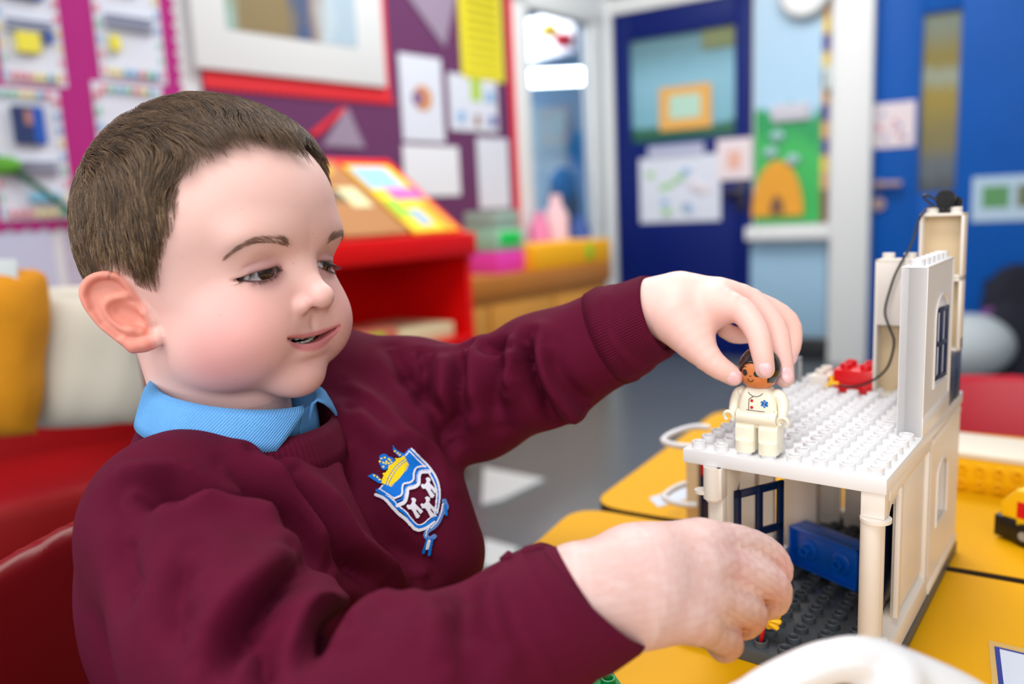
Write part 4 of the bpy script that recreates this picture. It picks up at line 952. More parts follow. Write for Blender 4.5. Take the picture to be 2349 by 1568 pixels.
mb = MB(); hollow(mb, 97, 128.5, 224.2, 240, 38, 95.8, IVO, BEI); mb.box(128, 128.6, 229, 237, 40, 48, BLK, bevel=0); HB(mb, 'column_panel', hs)
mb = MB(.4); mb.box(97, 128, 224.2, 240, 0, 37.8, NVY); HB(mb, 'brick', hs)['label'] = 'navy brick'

# winch with its black cable
wn = HE('toy_winch', (113, 232, 146.5), 'small black toy winch with a dangling cable on top of the tall white column', 'toy winch')
mb = MB(); mb.cyl((114, 226, 157), (114, 236, 157), 6.9, BLK, n=32); mb.cyl((114, 224.5, 157), (114, 226.5, 157), 5.2, BLK, n=28); HB(mb, 'drum', wn)
mb = MB(.5); mb.box(109, 119, 236, 240, 146.5, 158, BLK); mb.cyl((119, 238, 154), (119, 242, 154), 5.2, BLK, n=24); mb.box(111, 118, 228, 238, 146.5, 151.5, BLK); mb.cyl((105, 232, 151), (105, 232, 152), 4.8, BLK, n=20); HB(mb, 'bracket', wn)
mb = MB(); mb.tube(spline([(109, 226, 156), (103, 225, 160), (99, 225, 160.5), (101, 225, 157), (107, 226, 152)], 5), 1.0, BLK, n=8); mb.cyl((114, 223.5, 157), (114, 225, 157), 1.8, BLK, n=14); HB(mb, 'crank', wn)
def hpix(px, py, Y):
    r = RAY(px, py); o_ = Vector((0, 0, CAMZ)) - HO; c_, s_ = math.cos(YAW), math.sin(YAW)
    a = lambda v: (c_ * v[0] + s_ * v[1], -s_ * v[0] + c_ * v[1], v[2])
    O_, D_ = a(o_), a(r); t = (Y / 1000 - O_[1]) / D_[1]; return ((O_[0] + t * D_[0]) * 1000, Y, (O_[2] + t * D_[2]) * 1000 - HZ0)
mb = MB(); mb.tube(spline([(101, 226, 150)] + [hpix(*q) for q in ((2108, 505, 219), (2088, 565, 211), (2062, 612, 204.5), (2046, 650, 204), (2030, 712, 203), (2040, 750, 202), (2051, 782, 201), (2044, 822, 201), (2030, 850, 201), (2000, 873, 202), (1960, 886, 203), (1926, 884, 203))], 5), .95, BLK, n=8); HB(mb, 'cable', wn)
mb = MB(.5); a = hpix(1912, 878, 203); mb.tube([(a[0] - 2, 203, a[2] + 6), (a[0] - 1.5, 203, a[2] + 1), (a[0] - 5, 203, a[2] - 3)], 1.7, YEL); mb.tube([(a[0] - 1.5, 203, a[2]), (a[0] + 4, 203, a[2])], 1.4, YEL); HB(mb, 'hook', wn)
def brick(name, x, y, z, nx, ny, h, m_, label, cat='brick', hollow_=False):
    o = HE(name, (x, y, z), label, cat); mb = MB(.4); mb.box(x, x + 16 * nx - .4, y, y + 16 * ny - .4, z, z + h, m_); HB(mb, 'body', o)
    mb = MB(); studs(mb, [(x + 8 + 16 * i, y + 8 + 16 * j, z + h) for i in range(nx) for j in range(ny)], m_, hollow=hollow_); HB(mb, 'studs', o); return o
brick('toy_brick', 38, 208, 0.2, 2, 2, 19.2, RED, 'red two-by-two toy brick standing beside the ivory column on the white roof plate', 'toy brick', True)
brick('toy_brick', 16, 214, 0.2, 1, 2, 11, IVO, 'ivory low toy brick left of the red brick on the roof plate', 'toy brick', True)
g = HE('toy_railing', (-6, 214, 0), 'light grey barred toy railing piece behind the held figure on the roof plate', 'toy railing')
mb = MB(.4)
for x in (-5, .5, 6): mb.box(x, x + 3.2, 214, 217, 0, 26, LGY)
mb.box(-5, 9.2, 214, 217, 23, 26.5, LGY); mb.box(-5, 9.2, 212, 219, 0, 3, LGY); HB(mb, 'rails', g)
# blue brick lying on its side inside
bb = HE('toy_brick', (56, 112, -124.4), 'big blue toy brick lying on its side inside the toy house', 'toy brick')
c_, s_ = math.cos(math.radians(-22)), math.sin(math.radians(-22)); MR_ = Matrix.Translation((29, 127, -124.3)) @ Matrix.Rotation(math.radians(-22), 4, 'Z')
mb = MB(.8); L_ = 62; t = 1.6
mb.box(0, L_, 4, 20, 0, 31.5, BLU, M=MR_); mb.box(0, t, 0, 6, 0, 31.5, BLU, M=MR_, bevel=.4); mb.box(L_ - t, L_, 0, 6, 0, 31.5, BLU, M=MR_, bevel=.4); mb.box(0, L_, 0, 6, 0, t, BLU, M=MR_, bevel=.4); mb.box(0, L_, 0, 6, 31.5 - t, 31.5, BLU, M=MR_, bevel=.4)
HB(mb, 'shell', bb)
for x in (16, 46):
    mb = MB(); R90 = MR_ @ Matrix.Translation((x, 4.2, 15.5)) @ Matrix.Rotation(math.radians(90), 4, 'X')
    mb.lathe([(8.6, 0), (8.6, 1.4), (7.8, 2.0), (4.4, 2.0), (4.2, 6.4), (3.9, 6.8), (2.6, 6.8), (2.4, 6.2), (2.4, 1), (0, 1)], BLU, n=28, M=R90); HB(mb, 'tube', bb)
# dark grey tyre-like animal at the back of the room
mb = MB(); 
for q, r in (((84, 196, -112), 11), ((93, 190, -106), 9), ((79, 204, -118), 8), ((98, 198, -120), 9)): mb.ell(q, r, GRY)
mb.ell((90, 184, -114), 6, LGY); HB(mb, 'toy_animal', None, at=(88, 195, -128), label='dark grey toy animal at the back of the toy house behind the blue brick', cat='toy animal')

# ------------------------------------------------------------------ the small figure held on the roof
fg = HE('toy_figure', (48, 12, 2.4), 'cream toy figure with black hair and blue star badge standing on the roof plate', 'toy figure')
X0, Y0, Z0 = 48, 12, 2.4
mb = MB(.9)
for s_ in (-1, 1):
    x0, x1 = (X0 - 15.2, X0 - 1.6) if s_ < 0 else (X0 + 1.6, X0 + 15.2)
    mb.prism([(Y0 - 6.5, Z0 + 8), (Y0 - 6.5, Z0 + 18), (Y0 - 3, Z0 + 23.5), (Y0 + 8, Z0 + 23.5), (Y0 + 8, Z0), (Y0 - 2, Z0)], 'x', x0, x1, CRM, bevel=.7, seg=2)
    mb.cyl(((x0 + x1) / 2, Y0 - 3.6, Z0), ((x0 + x1) / 2, Y0 - 3.6, Z0 + 8.2), 7.0, CRM, n=28)
mb.box(X0 - 14, X0 + 14, Y0 - 3, Y0 + 8, Z0 + 17, Z0 + 23.5, CRM); HB(mb, 'legs', fg)
mb = MB(.8)
mb.cyl((X0 - 14.2, Y0 - 2.5, Z0 + 25.5), (X0 + 14.2, Y0 - 2.5, Z0 + 25.5), 5.8, CRM, n=32, bevel=.5); mb.box(X0 - 14, X0 + 14, Y0 - 3, Y0 + 8, Z0 + 20, Z0 + 29, CRM)
t = MB(); ring_pts = []
for k, (w_, d_, z_) in enumerate(((14.2, 8.2, 24), (14.0, 8.2, 30), (13.0, 8.0, 38), (11.2, 7.4, 43.5), (8.5, 6.4, 46.3), (5, 5, 47.6))):
    ring_pts.append([(X0 + w_ * math.copysign(abs(math.cos(a)) ** .45, math.cos(a)), Y0 + 1 + d_ * math.copysign(abs(math.sin(a)) ** .45, math.sin(a)), Z0 + z_) for a in np.linspace(0, 2 * math.pi, 40, endpoint=False)])
bmv = [[mb.bm.verts.new(p) for p in r_] for r_ in ring_pts]; k = mb.mi(CRM)
for a_, b_ in zip(bmv, bmv[1:]):
    for i in range(40): f_ = mb.bm.faces.new((a_[i], a_[(i + 1) % 40], b_[(i + 1) % 40], b_[i])); f_.material_index = k; f_.smooth = True
mb.bm.faces.new(bmv[-1]); mb.bm.faces.new(bmv[0][::-1])
torso = HB(mb, 'torso', fg)
def front(x, z, dy=-.25):
    w_ = np.interp(z, [24, 30, 38, 43.5, 46.3], [14.2, 14, 13, 11.2, 8.5]); d_ = np.interp(z, [24, 30, 38, 43.5, 46.3], [8.2, 8.2, 8.0, 7.4, 6.4])
    c__ = min(.999, abs(x) / w_) ** (1 / .45); return (X0 + x, Y0 + 1 - d_ * max(0, 1 - c__ * c__) ** .225 + dy, Z0 + z)
INK = mat('print_ink', col8(24, 22, 26), .5)
mb = MB(); mb.tube([front(x, z) for x, z in ((-5.5, 44), (-4.2, 42.4), (-2, 41.3), (.5, 41.1), (3, 42), (5, 43.8))], .22, INK, n=5); mb.tube([front(-1.5, 41.2), front(-4.6, 39), front(-4.7, 35), front(-4.8, 31.2)], .22, INK, n=5); mb.tube([front(-13, 31.2), front(-5, 31.1), front(5, 31), front(13, 31.1)], .22, INK, n=5); HB(mb, 'coat_print', torso)
mb = MB()
for z in (38, 33.2): mb.cyl(front(-2.6, z, .1), front(-2.6, z, -.3), 1.05, mat('print_red', col8(206, 30, 44), .4), n=16); 
HB(mb, 'button_print', torso)
PB = mat('print_blue', col8(16, 110, 200), .4); mb = MB()
for a in (0, 60, 120):
    M_ = Matrix.Translation(front(6.4, 36.6, -.1)) @ Matrix.Rotation(math.radians(a), 4, 'Y'); mb.box(-.75, .75, -.15, .1, -2.7, 2.7, PB, M=M_, bevel=0)
mb.tube([Vector(front(6.4, z, -.35)) + Vector((.5 * math.sin(z * 2.4), 0, 0)) for z in np.linspace(34.8, 38.4, 9)], .16, WHT, n=5); HB(mb, 'star_badge', torso)
for s_ in (-1, 1):
    mb = MB(); mb.tube(spline([(X0 + s_ * 11, Y0 + 1, Z0 + 43), (X0 + s_ * 15, Y0 + .5, Z0 + 40.5), (X0 + s_ * 17.2, Y0 - .5, Z0 + 35), (X0 + s_ * 17.8, Y0 - 3, Z0 + 29), (X0 + s_ * 17.6, Y0 - 5, Z0 + 24.5)], 4), [3.2, 3.8, 4.1, 4.2, 4.2, 4.2, 4.1, 4.0, 3.9, 3.8, 3.6, 3.4, 3.2, 3.0, 2.8, 2.4, 2.0], CRM, n=14)
    mb.ell((X0 + s_ * 12.6, Y0 + 1, Z0 + 42), (4.2, 5, 4.2), CRM); arm = HB(mb, 'arm', fg)
    mb = MB(); cx, cy, cz = X0 + s_ * 19.5, Y0 - 7, Z0 + 25
    mb.tube([(cx + 3.4 * s_ * math.cos(a), cy - 1.0 * math.sin(a), cz + 3.6 * math.sin(a)) for a in np.linspace(-1.0, 4.0, 12)], 1.35, CRM, n=8); mb.tube([(X0 + s_ * 17.6, Y0 - 5, Z0 + 25), (cx - 1.5 * s_, cy, cz + 3)], 1.6, CRM); HB(mb, 'hand', arm)
mb = MB(); mb.lathe([(5, -12.6), (8.6, -12), (11.2, -9), (12.3, -4), (12.4, 2), (11.6, 7), (9, 10.6), (4.5, 12.4), (0, 12.8)], mat('brown_face', col8(214, 128, 72), .35), n=40, M=Matrix.Translation((X0, Y0, Z0 + 59.5))); head = HB(mb, 'head', fg)
def face(a, z, dr=.1):
    R_ = np.interp(z, [-12, -9, -4, 2, 7], [8.6, 11.2, 12.3, 12.4, 11.6]) + dr; t_ = math.radians(-90 - 8 + a); return (X0 + R_ * math.cos(t_), Y0 + R_ * math.sin(t_), Z0 + 59.5 + z)
mb = MB()
for s_ in (-1, 1):
    mb.tube([face(s_ * 24 + dx_, 2.6 + dz_) for dx_, dz_ in ((-7, -.6), (-3, .7), (2, 1), (6, .2))], .28, INK, n=5)
    c0 = Vector(face(s_ * 22, -.8)); n_ = (c0 - Vector((X0, Y0, Z0 + 58.7))).normalized(); Rm = n_.to_track_quat('Z', 'Y')
    mb.cyl(c0 - n_ * .2, c0 + n_ * .12, 2.3, INK, n=18); mb.cyl(c0 + n_ * .1 + Vector((.7, 0, .1)), c0 + n_ * .22 + Vector((.7, 0, .1)), 1.1, WHT, n=12); mb.cyl(c0 + n_ * .2 + Vector((1.0, 0, .1)), c0 + n_ * .3 + Vector((1.0, 0, .1)), .5, INK, n=10)
    for k in range(3): mb.tube([face(s_ * (22 + 12), -.2 + k * 1.1), face(s_ * (22 + 17), .6 + k * 1.4)], .2, INK, n=4)
mb.tube([face(a, z) for a, z in ((-4, -2.4), (0, -3.2), (4, -2.4))], .2, INK, n=5); mb.tube([face(a, z, .15) for a, z in ((-11, -5.0), (-6, -6.4), (0, -6.9), (6, -6.4), (11, -5.0))], .26, INK, n=5); HB(mb, 'face_print', head)
V1, F1 = surface(lambda p: np.maximum(np.maximum(smax(s_ell(p, (X0, Y0 + 1.0, Z0 + 60.5), (14.6, 15, 15.2)), -s_ell(p, (X0 - .8, Y0 - 12, Z0 + 56), (10.6, 9, 9.8)), 1.2), (Z0 + 50.5) - p[:, 2]), -(s_ell(p, (X0, Y0, Z0 + 59.5), (11.6, 11.6, 12)))), (X0 - 17, Y0 - 17, Z0 + 46), (X0 + 17, Y0 + 19, Z0 + 78), .8, 6, 2)
V1 = (V1 - np.array(fg['org'])) / 1000; ha = mesh_obj('hair', V1, F1, mat('glossy_black', col8(26, 16, 22), .18, coat=.4), fg, smooth=True)

fg.scale = (.91, .91, .905)
# ------------------------------------------------------------------ things around the house on the table
bd = HE('toy_cot', (-85, 180, -HZ0), 'ivory and navy toy cot with curved white rails left of the toy house', 'toy cot')
mb = MB(1); mb.box(-84, -72, 178, 186, -HZ0, -58, BEI); mb.box(-84, -20, 222, 230, -HZ0, -58, BEI); HB(mb, 'post', bd)
mb = MB(1); mb.box(-72, -22, 182, 226, -HZ0 + 2, -66, NVY); mb.box(-70, -60, 180, 183, -84, -72, RED); HB(mb, 'cot_body', bd)
for z in (-56, -112):
    mb = MB(); mb.tube(spline([(-72, 176, z), (-86, 171, z), (-101, 174, z), (-109, 184, z), (-107, 204, z + 2), (-98, 226, z + 3), (-84, 232, z + 3)], 5), 3.0, WHT, n=10); HB(mb, 'rail', bd)
def card(name, pts, m_, z, label, cat, th=.6):
    o = HE(name, (pts[0][0], pts[0][1], z), label, cat); mb = MB(); mb.prism(pts, 'z', z, z + th, m_); HB(mb, 'sheet', o); return o
PAP = mat('paper_white', col8(205, 214, 232), .5)
c1_ = card('name_label', [(171, 107.5), (262, 112), (272, 20), (184, 26)], mat('clear_tape', col8(206, 170, 92), .3), -HZ0 + .05, 'white table label with blue border under tape at right edge of the table', 'label')
mb = MB(); mb.prism([(175, 101.5), (256, 105), (265, 26), (187, 31)], 'z', -HZ0 + .65, -HZ0 + .75, mat('label_blue', col8(10, 40, 140), .5)); HB(mb, 'border', c1_)
mb = MB(); mb.prism([(178.4, 99), (253, 102), (262, 28.5), (189.5, 33)], 'z', -HZ0 + .75, -HZ0 + .85, PAP); HB(mb, 'paper', c1_)
card('paper_card', [(-152, 232), (-132, 214), (-112, 262), (-134, 286)], PAP, -HZ0 + .05, 'small pale blue-white paper card on the yellow table behind the toy cot', 'card')
# green plate under the near arm
gp = HE('toy_plate', (-37, -56, -HZ0), 'green studded toy plate on the table under the near arm', 'toy plate')
Mg = Matrix.Translation((-37, -57, -HZ0)) @ Matrix.Rotation(math.radians(-37), 4, 'Z')
mb = MB(.6); mb.box(-64, 64, -128, 0, 0, 7.5, GRN, M=Mg); bmesh.ops.translate(mb.bm, vec=Vector((0, 0, 0)), verts=mb.bm.verts)
mb.bm.free(); mb = MB(.6); mb.box(0, 128, -128, 0, 0, 8, GRN, M=Mg)
for i in range(8):
    for j in range(8): stud(mb, 8 + 16 * i, -8 - 16 * j, 8, GRN, M=Mg)
HB(mb, 'plate', gp)
# yellow toy bird with red legs under the near hand
bi = HE('toy_bird', (58, 3, -124.4), 'yellow toy bird with thin red legs pinched by the near hand', 'toy bird')
pb = lambda px, py, Y: Vector(hpix(px, py, Y))
mb = MB(); mb.ell(pb(1750, 1412, 4), (9.5, 6, 6.5), YEL); mb.ell(pb(1728, 1398, 4), (5, 4.5, 4.5), YEL)
for q in ((1792, 1428), (1785, 1443), (1764, 1441), (1789, 1412)): mb.tube([pb(1752, 1412, 4), pb((1752 + q[0]) / 2 + 4, (1412 + q[1]) / 2, 3.5), pb(*q, 3)], [4.6, 4.0, 1.4], YEL, n=8)
HB(mb, 'bird_body', bi)
for q in ((1753, 1432, 1745, 1472), (1706, 1432, 1700, 1464)): mb = MB(); mb.tube([pb(q[0], q[1], 4), pb(q[2], q[3], 4)], [1.5, 1.1], RED, n=8); HB(mb, 'leg', bi)
# yellow bricks on their side with a cream tray on top
yb = HE('toy_brick_stack', (90, 430, -HZ0), 'yellow studded toy bricks on their side behind the toy house, cream tray on top', 'toy bricks')
mb = MB(.8); mb.box(84, 260, 414, 446, -HZ0, -104, YEL)
for i in range(11):
    for z in (-130, -114): stud(mb, 0, 0, 0, YEL, M=Matrix.Translation((92 + 16 * i, 414, z)) @ Matrix.Rotation(math.radians(90), 4, 'X'))
HB(mb, 'brick', yb)
mb = MB(1); mb.box(70, 262, 412, 490, -103.8, -98, mat('cream_tray', col8(226, 216, 196), .5)); HB(mb, 'tray', yb)
# toy truck at the right edge
tk = HE('toy_truck', (175, 380, -HZ0), 'yellow toy truck with black front and red stickers at the right edge of the table', 'toy truck')
Mt = Matrix.Translation((166, 325, -HZ0)) @ Matrix.Rotation(math.radians(-24), 4, 'Z')
mb = MB(1.2); mb.prism([(0, 22), (0, 34), (12, 48), (60, 52), (110, 50), (110, 16), (14, 16)], 'y', -28, 28, YEL, bevel=1, M=Mt @ Matrix.Identity(4)); HB(mb, 'truck_body', tk)
mb = MB(1.2); mb.box(-4, 14, -30, 30, 3, 22, BLK, M=Mt); mb.box(10, 108, -24, 24, 6, 18, BLK, M=Mt); HB(mb, 'chassis', tk)
mb = MB(.4); mb.ell((22, -8, 49), (9, 9, 3), BLK, M=Mt); mb.box(30, 60, -22, 22, 50, 53, BLK, M=Mt); HB(mb, 'windscreen', tk)
mb = MB(); mb.box(-.4, .8, -26, -14, 23, 33, RED, M=Mt, bevel=0); mb.box(-.4, .8, 14, 26, 23, 33, RED, M=Mt, bevel=0); mb.box(14, 22, -28.5, -27.6, 24, 38, RED, M=Mt, bevel=0); mb.box(26, 34, -28.5, -27.6, 24, 38, RED, M=Mt, bevel=0); HB(mb, 'stickers', tk)
for x in (22, 84):
    for y in (-27, 27): mb = MB(); mb.cyl(Mt @ Vector((x, y - 5, 10)), Mt @ Vector((x, y + 5, 10)), 10, BLK, n=24, bevel=1); mb.cyl(Mt @ Vector((x, y - 5.6, 10)), Mt @ Vector((x, y + 5.6, 10)), 4, LGY, n=16); HB(mb, 'wheel', tk)
# white arched toy in the foreground
ap = [P(a, b, d) for a, b, d in ((1640, 1690, .34), (1735, 1600, .34), (1830, 1545, .34), (1915, 1515, .34), (1995, 1518, .342), (2085, 1562, .344), (2200, 1625, .346), (2330, 1720, .35))]
fa = empty('toy_arch', tuple(ap[3] * [1, 1, 0] + [0, 0, TABZ]), 0, 'glossy white toy archway standing in the near right foreground', 'toy archway')
ap = [ap[0] * [1, 1, 0] + [-.006, 0, TABZ + .009]] + ap + [ap[-1] * [1, 1, 0] + [.012, 0, TABZ + .014]]; ap = np.array(spline(ap, 8)); AR_ = list(np.interp(np.linspace(-1, 8, len(ap)), range(8), [.0095, .0095, .0092, .0090, .0105, .013, .015, .015]))
Vr, Fr = surface(lambda p: smin(s_chain(p, ap, AR_), s_chain(p, [P(2060, 1572, .335), P(2015, 1610, .335), P(1940, 1690, .335), P(1880, 1760, .335) * [1, 1, 0] + [0, 0, TABZ + .01]], [.010, .0085, .010, .010]), .006), (-.0, .2, .47), (.36, .44, .70), .0015, 8, 2)
Vr = Vr - np.array(fa.location); o = mesh_obj('arch', Vr, Fr, mat('white_gloss', col8(220, 220, 222), .25, coat=.3), fa, smooth=True)
# ------------------------------------------------------------------ the classroom
def plane_hit(px, py, p0, n):
    r = Vector(RAY(px, py)); o_ = Vector((0, 0, CAMZ)); n = Vector(n); t = (Vector(p0) - o_).dot(n) / r.dot(n); return o_ + r * t
CO = Vector((0.60, 4.50, 0))                     # the room corner where the left wall meets the door wall
WL = Vector((-0.68, -0.733, 0)).normalized(); NL = Vector((0.733, -0.68, 0)).normalized()      # along the left wall towards us; its normal into the room
WB = Vector((0.86, -0.51, 0)).normalized(); NBk = Vector((-0.51, -0.86, 0)).normalized()       # along the door wall to the right; its normal into the room
def lw(px, py, off=0.0):
    q = plane_hit(px, py, CO + NL * off, NL); return ((q - CO).dot(WL), q.z)
def bw_(px, py, off=0.0):
    q = plane_hit(px, py, CO + NBk * off, NBk); return ((q - CO).dot(WB), q.z)
def frame_m(kind, off=0.0):
    a, n = (WL, NL) if kind == 'L' else (WB, NBk); y = n
    return Matrix(((a.x, n.x, 0, CO.x + n.x * off), (a.y, n.y, 0, CO.y + n.y * off), (0, 0, 1, 0), (0, 0, 0, 1)))
# local axes on a wall: x along, y out of the wall into the room, z up
ML, MBk = frame_m('L'), frame_m('B')
def wall_obj(mb, name, Mw, parent=None, base=None, **k):
    if parent is not None: bmesh.ops.transform(mb.bm, matrix=parent.matrix_world_inv @ Mw if False else Matrix(parent['inv_m']) @ Mw if False else Mw, verts=mb.bm.verts); o = mb.build(name, None, **k); o.parent = parent; o.matrix_parent_inverse = Matrix.Translation(-parent.location); return o
    bmesh.ops.transform(mb.bm, matrix=Mw, verts=mb.bm.verts); me_c = sum((v.co for v in mb.bm.verts), Vector()) / max(1, len(mb.bm.verts)); me_c.z = min(v.co.z for v in mb.bm.verts)
    bmesh.ops.translate(mb.bm, vec=-me_c, verts=mb.bm.verts); o = mb.build(name, None, **k); o.location = me_c; return o
def wthing(name, Mw, x, z, label, cat, group=None):
    return empty(name, tuple(Mw @ Vector((x, 0, z))), 0, label, cat, group)
FLM = mat('vinyl_floor', col8(90, 98, 104), .26, noise=(2, .06), spec=.6)
mb = MB(); mb.box(-6, 7, -3.5, 8.5, -.05, 0, FLM, bevel=0); mb.build('floor', kind='structure')
mb = MB(); mb.box(-6, 7, -3.5, 8.5, 2.75, 2.8, mat('ceiling_white', col8(225, 228, 228), .9), bevel=0); mb.build('ceiling', kind='structure')
WALL = mat('wall_paint', col8(222, 226, 228), .8, noise=(3, .02)); BLW = mat('light_blue_wall', col8(150, 188, 214), .7)
# left wall: opening for the window between x=0.10 and 0.78 m from the corner
wx0, wx1 = lw(1358, 400)[0], lw(1216, 400)[0]; wz0 = lw(1300, 588)[1]; wz1 = lw(1290, 40)[1]
mb = MB(); mb.box(wx1, 6.5, -.04, 0, 0, 2.75, WALL, bevel=0); mb.box(0, wx1, -.04, 0, 0, wz0, WALL, bevel=0); mb.box(0, wx1, -.04, 0, wz1, 2.75, WALL, bevel=0); mb.box(-.02, wx0, -.04, 0, wz0, wz1, WALL, bevel=0); wall_obj(mb, 'wall_left', ML, kind='structure')
FRM = mat('white_gloss_paint', col8(226, 230, 230), .4)
mb = MB(.01); mb.box(wx1, wx1 + .10, -.05, .03, wz0, wz1 + .08, FRM); mb.box(wx0 - .10, wx0, -.05, .02, wz0, wz1 + .08, FRM); mb.box(wx0 - .1, wx1 + .1, -.05, .03, wz1, wz1 + .08, FRM); mb.box(wx0 - .1, wx1 + .1, -.05, .05, wz0 - .04, wz0, FRM); wall_obj(mb, 'window_1', ML, kind='structure')
mb = MB(); mb.box(wx0, wx1, -.03, -.026, wz0, wz1, mat('window_glass', (.9, .95, 1, 1), .02, trans=1.0), bevel=0); wall_obj(mb, 'window_2', ML, kind='structure')
# the next room seen through the window
PBL = mat('pale_blue_paint', col8(150, 186, 226), .8); SKB = mat('bright_blue_board', col8(0, 140, 214), .7)
q0 = plane_hit(1290, 400, CO + NL * -2.4, NL)
mb = MB(); mb.box(-6.5, 3.0, -2.5, -2.4, 0, 2.75, PBL, bevel=0); wall_obj(mb, 'wall_back', ML, kind='structure')
a, b = lw(1312, 300, -2.38), lw(1362, 560, -2.38); nb_ = MB(); nb_.box(b[0] - 1.2, a[0], -2.4, -2.37, b[1] - .3, a[1], SKB, bevel=0); wall_obj(nb_, 'display_board', ML, label='bright blue display board seen through the window in the next room', cat='display board')
a, b = lw(1222, 330, -2.3), lw(1310, 520, -2.3); mb = MB(); mb.box(b[0], a[0] + .3, -2.36, -2.33, b[1], a[1] + .35, mat('white_display', col8(188, 216, 236), .7, noise=(6, .25)), bevel=0); wall_obj(mb, 'wall_display', ML, label='pale blue patterned paper display on the far wall of the next room', cat='display')
lc = Vector(P(1273, 178, 5.3)); lb = MB(.03); lb.box(-.28, .28, -.16, .16, -.03, .03, mat('lamp_emit', (1, 1, 1, 1), .5, emit=((1, .99, .96, 1), 9)), M=Matrix.Translation((0, 0, 0))); lo = lb.build('ceiling_lamp'); lo.location = lc; tag(lo, 'glowing rectangular ceiling lamp seen through the window in the next room', 'ceiling lamp')
lp = bpy.data.lights.new('next_room_lamp', 'AREA'); lp.size = 1.6; lp.energy = 260; lpo = bpy.data.objects.new('next_room_lamp', lp); SC.collection.objects.link(lpo); lpo.location = Vector((-1.0, 5.6, 2.6))
wp = Vector(P(1262, 82, 5.0)); mb = MB(.02); mb.box(-.2, .2, -.01, .01, -.13, .13, mat('bright_white', col8(250, 252, 255), .6)); o = mb.build('hanging_banner'); o.location = wp; o.rotation_euler = (0, 0, -.75); tag(o, 'white paper banner hanging in the next room beyond the window', 'banner')
for (px, py, c_, nm) in ((1258, 70, YEL, 'yellow'), (1292, 92, RED, 'red')):
    mb = MB(); mb.ell((0, 0, 0), (.06, .05, .045), c_); o = mb.build('hanging_ornament'); o.location = P(px, py, 4.85); tag(o, nm + ' paper ornament hanging in front of the white banner in the next room', 'ornament')
# door wall
mb = MB(); d0, d1 = .03, bw_(1728, 400)[0]; sx1 = bw_(1912, 400)[0]; p1 = bw_(2003, 400)[0]; e1 = p1 + 2.6
mb.box(-.15, d1, -.12, 0, 2.06, 2.75, WALL, bevel=0); mb.box(d1, p1, -.12, 0, 0, 2.75, WALL, bevel=0); mb.box(p1, p1 + 1.5, -.12, 0, 2.3, 2.75, WALL, bevel=0); mb.box(p1 + 1.5, e1 + 2, -.12, 0, 0, 2.75, WALL, bevel=0); wall_obj(mb, 'wall_right', MBk, kind='structure')
DBL = mat('dark_blue_door', col8(0, 26, 104), .5, spec=.2); MBL = mat('mid_blue_door', col8(0, 84, 172), .5, spec=.2, noise=(3, .1))
g0, g1 = bw_(1450, 330), bw_(1688, 60); gt = bw_(1570, 75)[1]
dd = wthing('door_1', MBk, .3, 0, None, None); dd['kind'] = 'structure'
mb = MB(.004); dt = bw_(1410, 38)[1]
mb.box(d0, g0[0], -.03, .02, 0, dt, DBL); mb.box(g1[0], d1 - .01, -.03, .02, 0, dt, DBL); mb.box(g0[0], g1[0], -.03, .02, 0, g0[1], DBL); mb.box(g0[0], g1[0], -.03, .02, gt, dt, DBL); wall_obj(mb, 'leaf', MBk, dd)
def art_mat(name, f):
    m_ = bpy.data.materials.new(name); m_.use_nodes = True; f(m_.node_tree, m_.node_tree.nodes['Principled BSDF']); MATS[name] = m_; return m_
def zgrad(stops, soft=8.0):
    def f(nt, b):
        tc = nt.nodes.new('ShaderNodeTexCoord'); sp = nt.nodes.new('ShaderNodeSeparateXYZ'); nt.links.new(tc.outputs['Generated'], sp.inputs[0])
        n = nt.nodes.new('ShaderNodeTexNoise'); n.inputs['Scale'].default_value = soft; nt.links.new(tc.outputs['Generated'], n.inputs['Vector'])
        ma = nt.nodes.new('ShaderNodeMath'); ma.operation = 'MULTIPLY_ADD'; ma.inputs[1].default_value = .12; nt.links.new(n.outputs['Fac'], ma.inputs[0]); nt.links.new(sp.outputs[2], ma.inputs[2])
        cr = nt.nodes.new('ShaderNodeValToRGB'); cr.color_ramp.interpolation = 'EASE'
        for i, (p_, c_) in enumerate(stops):
            e = cr.color_ramp.elements[i] if i < 2 else cr.color_ramp.elements.new(p_); e.position = p_; e.color = c_
        nt.links.new(ma.outputs[0], cr.inputs[0]); nt.links.new(cr.outputs[0], b.inputs['Base Color']); b.inputs['Roughness'].default_value = .35
    return f
mb = MB(); mb.box(g0[0], g1[0], -.012, -.006, g0[1], gt, art_mat('door_glass_view', zgrad([(0.0, col8(20, 84, 60)), (.16, col8(28, 96, 70)), (.22, col8(120, 176, 192)), (.6, col8(132, 184, 204)), (1, col8(98, 140, 152))])), bevel=0); wall_obj(mb, 'glass', MBk, dd)
def wbox(px0, py0, px1, py1, wall='B', off=0.0):
    f = bw_ if wall == 'B' else lw; a, b = f(px0, py0, off), f(px1, py1, off); m_ = f(px0, py1, off), f(px1, py0, off)
    return min(a[0], b[0]), max(a[0], b[0]), (b[1] + m_[0][1]) / 2, (a[1] + m_[1][1]) / 2
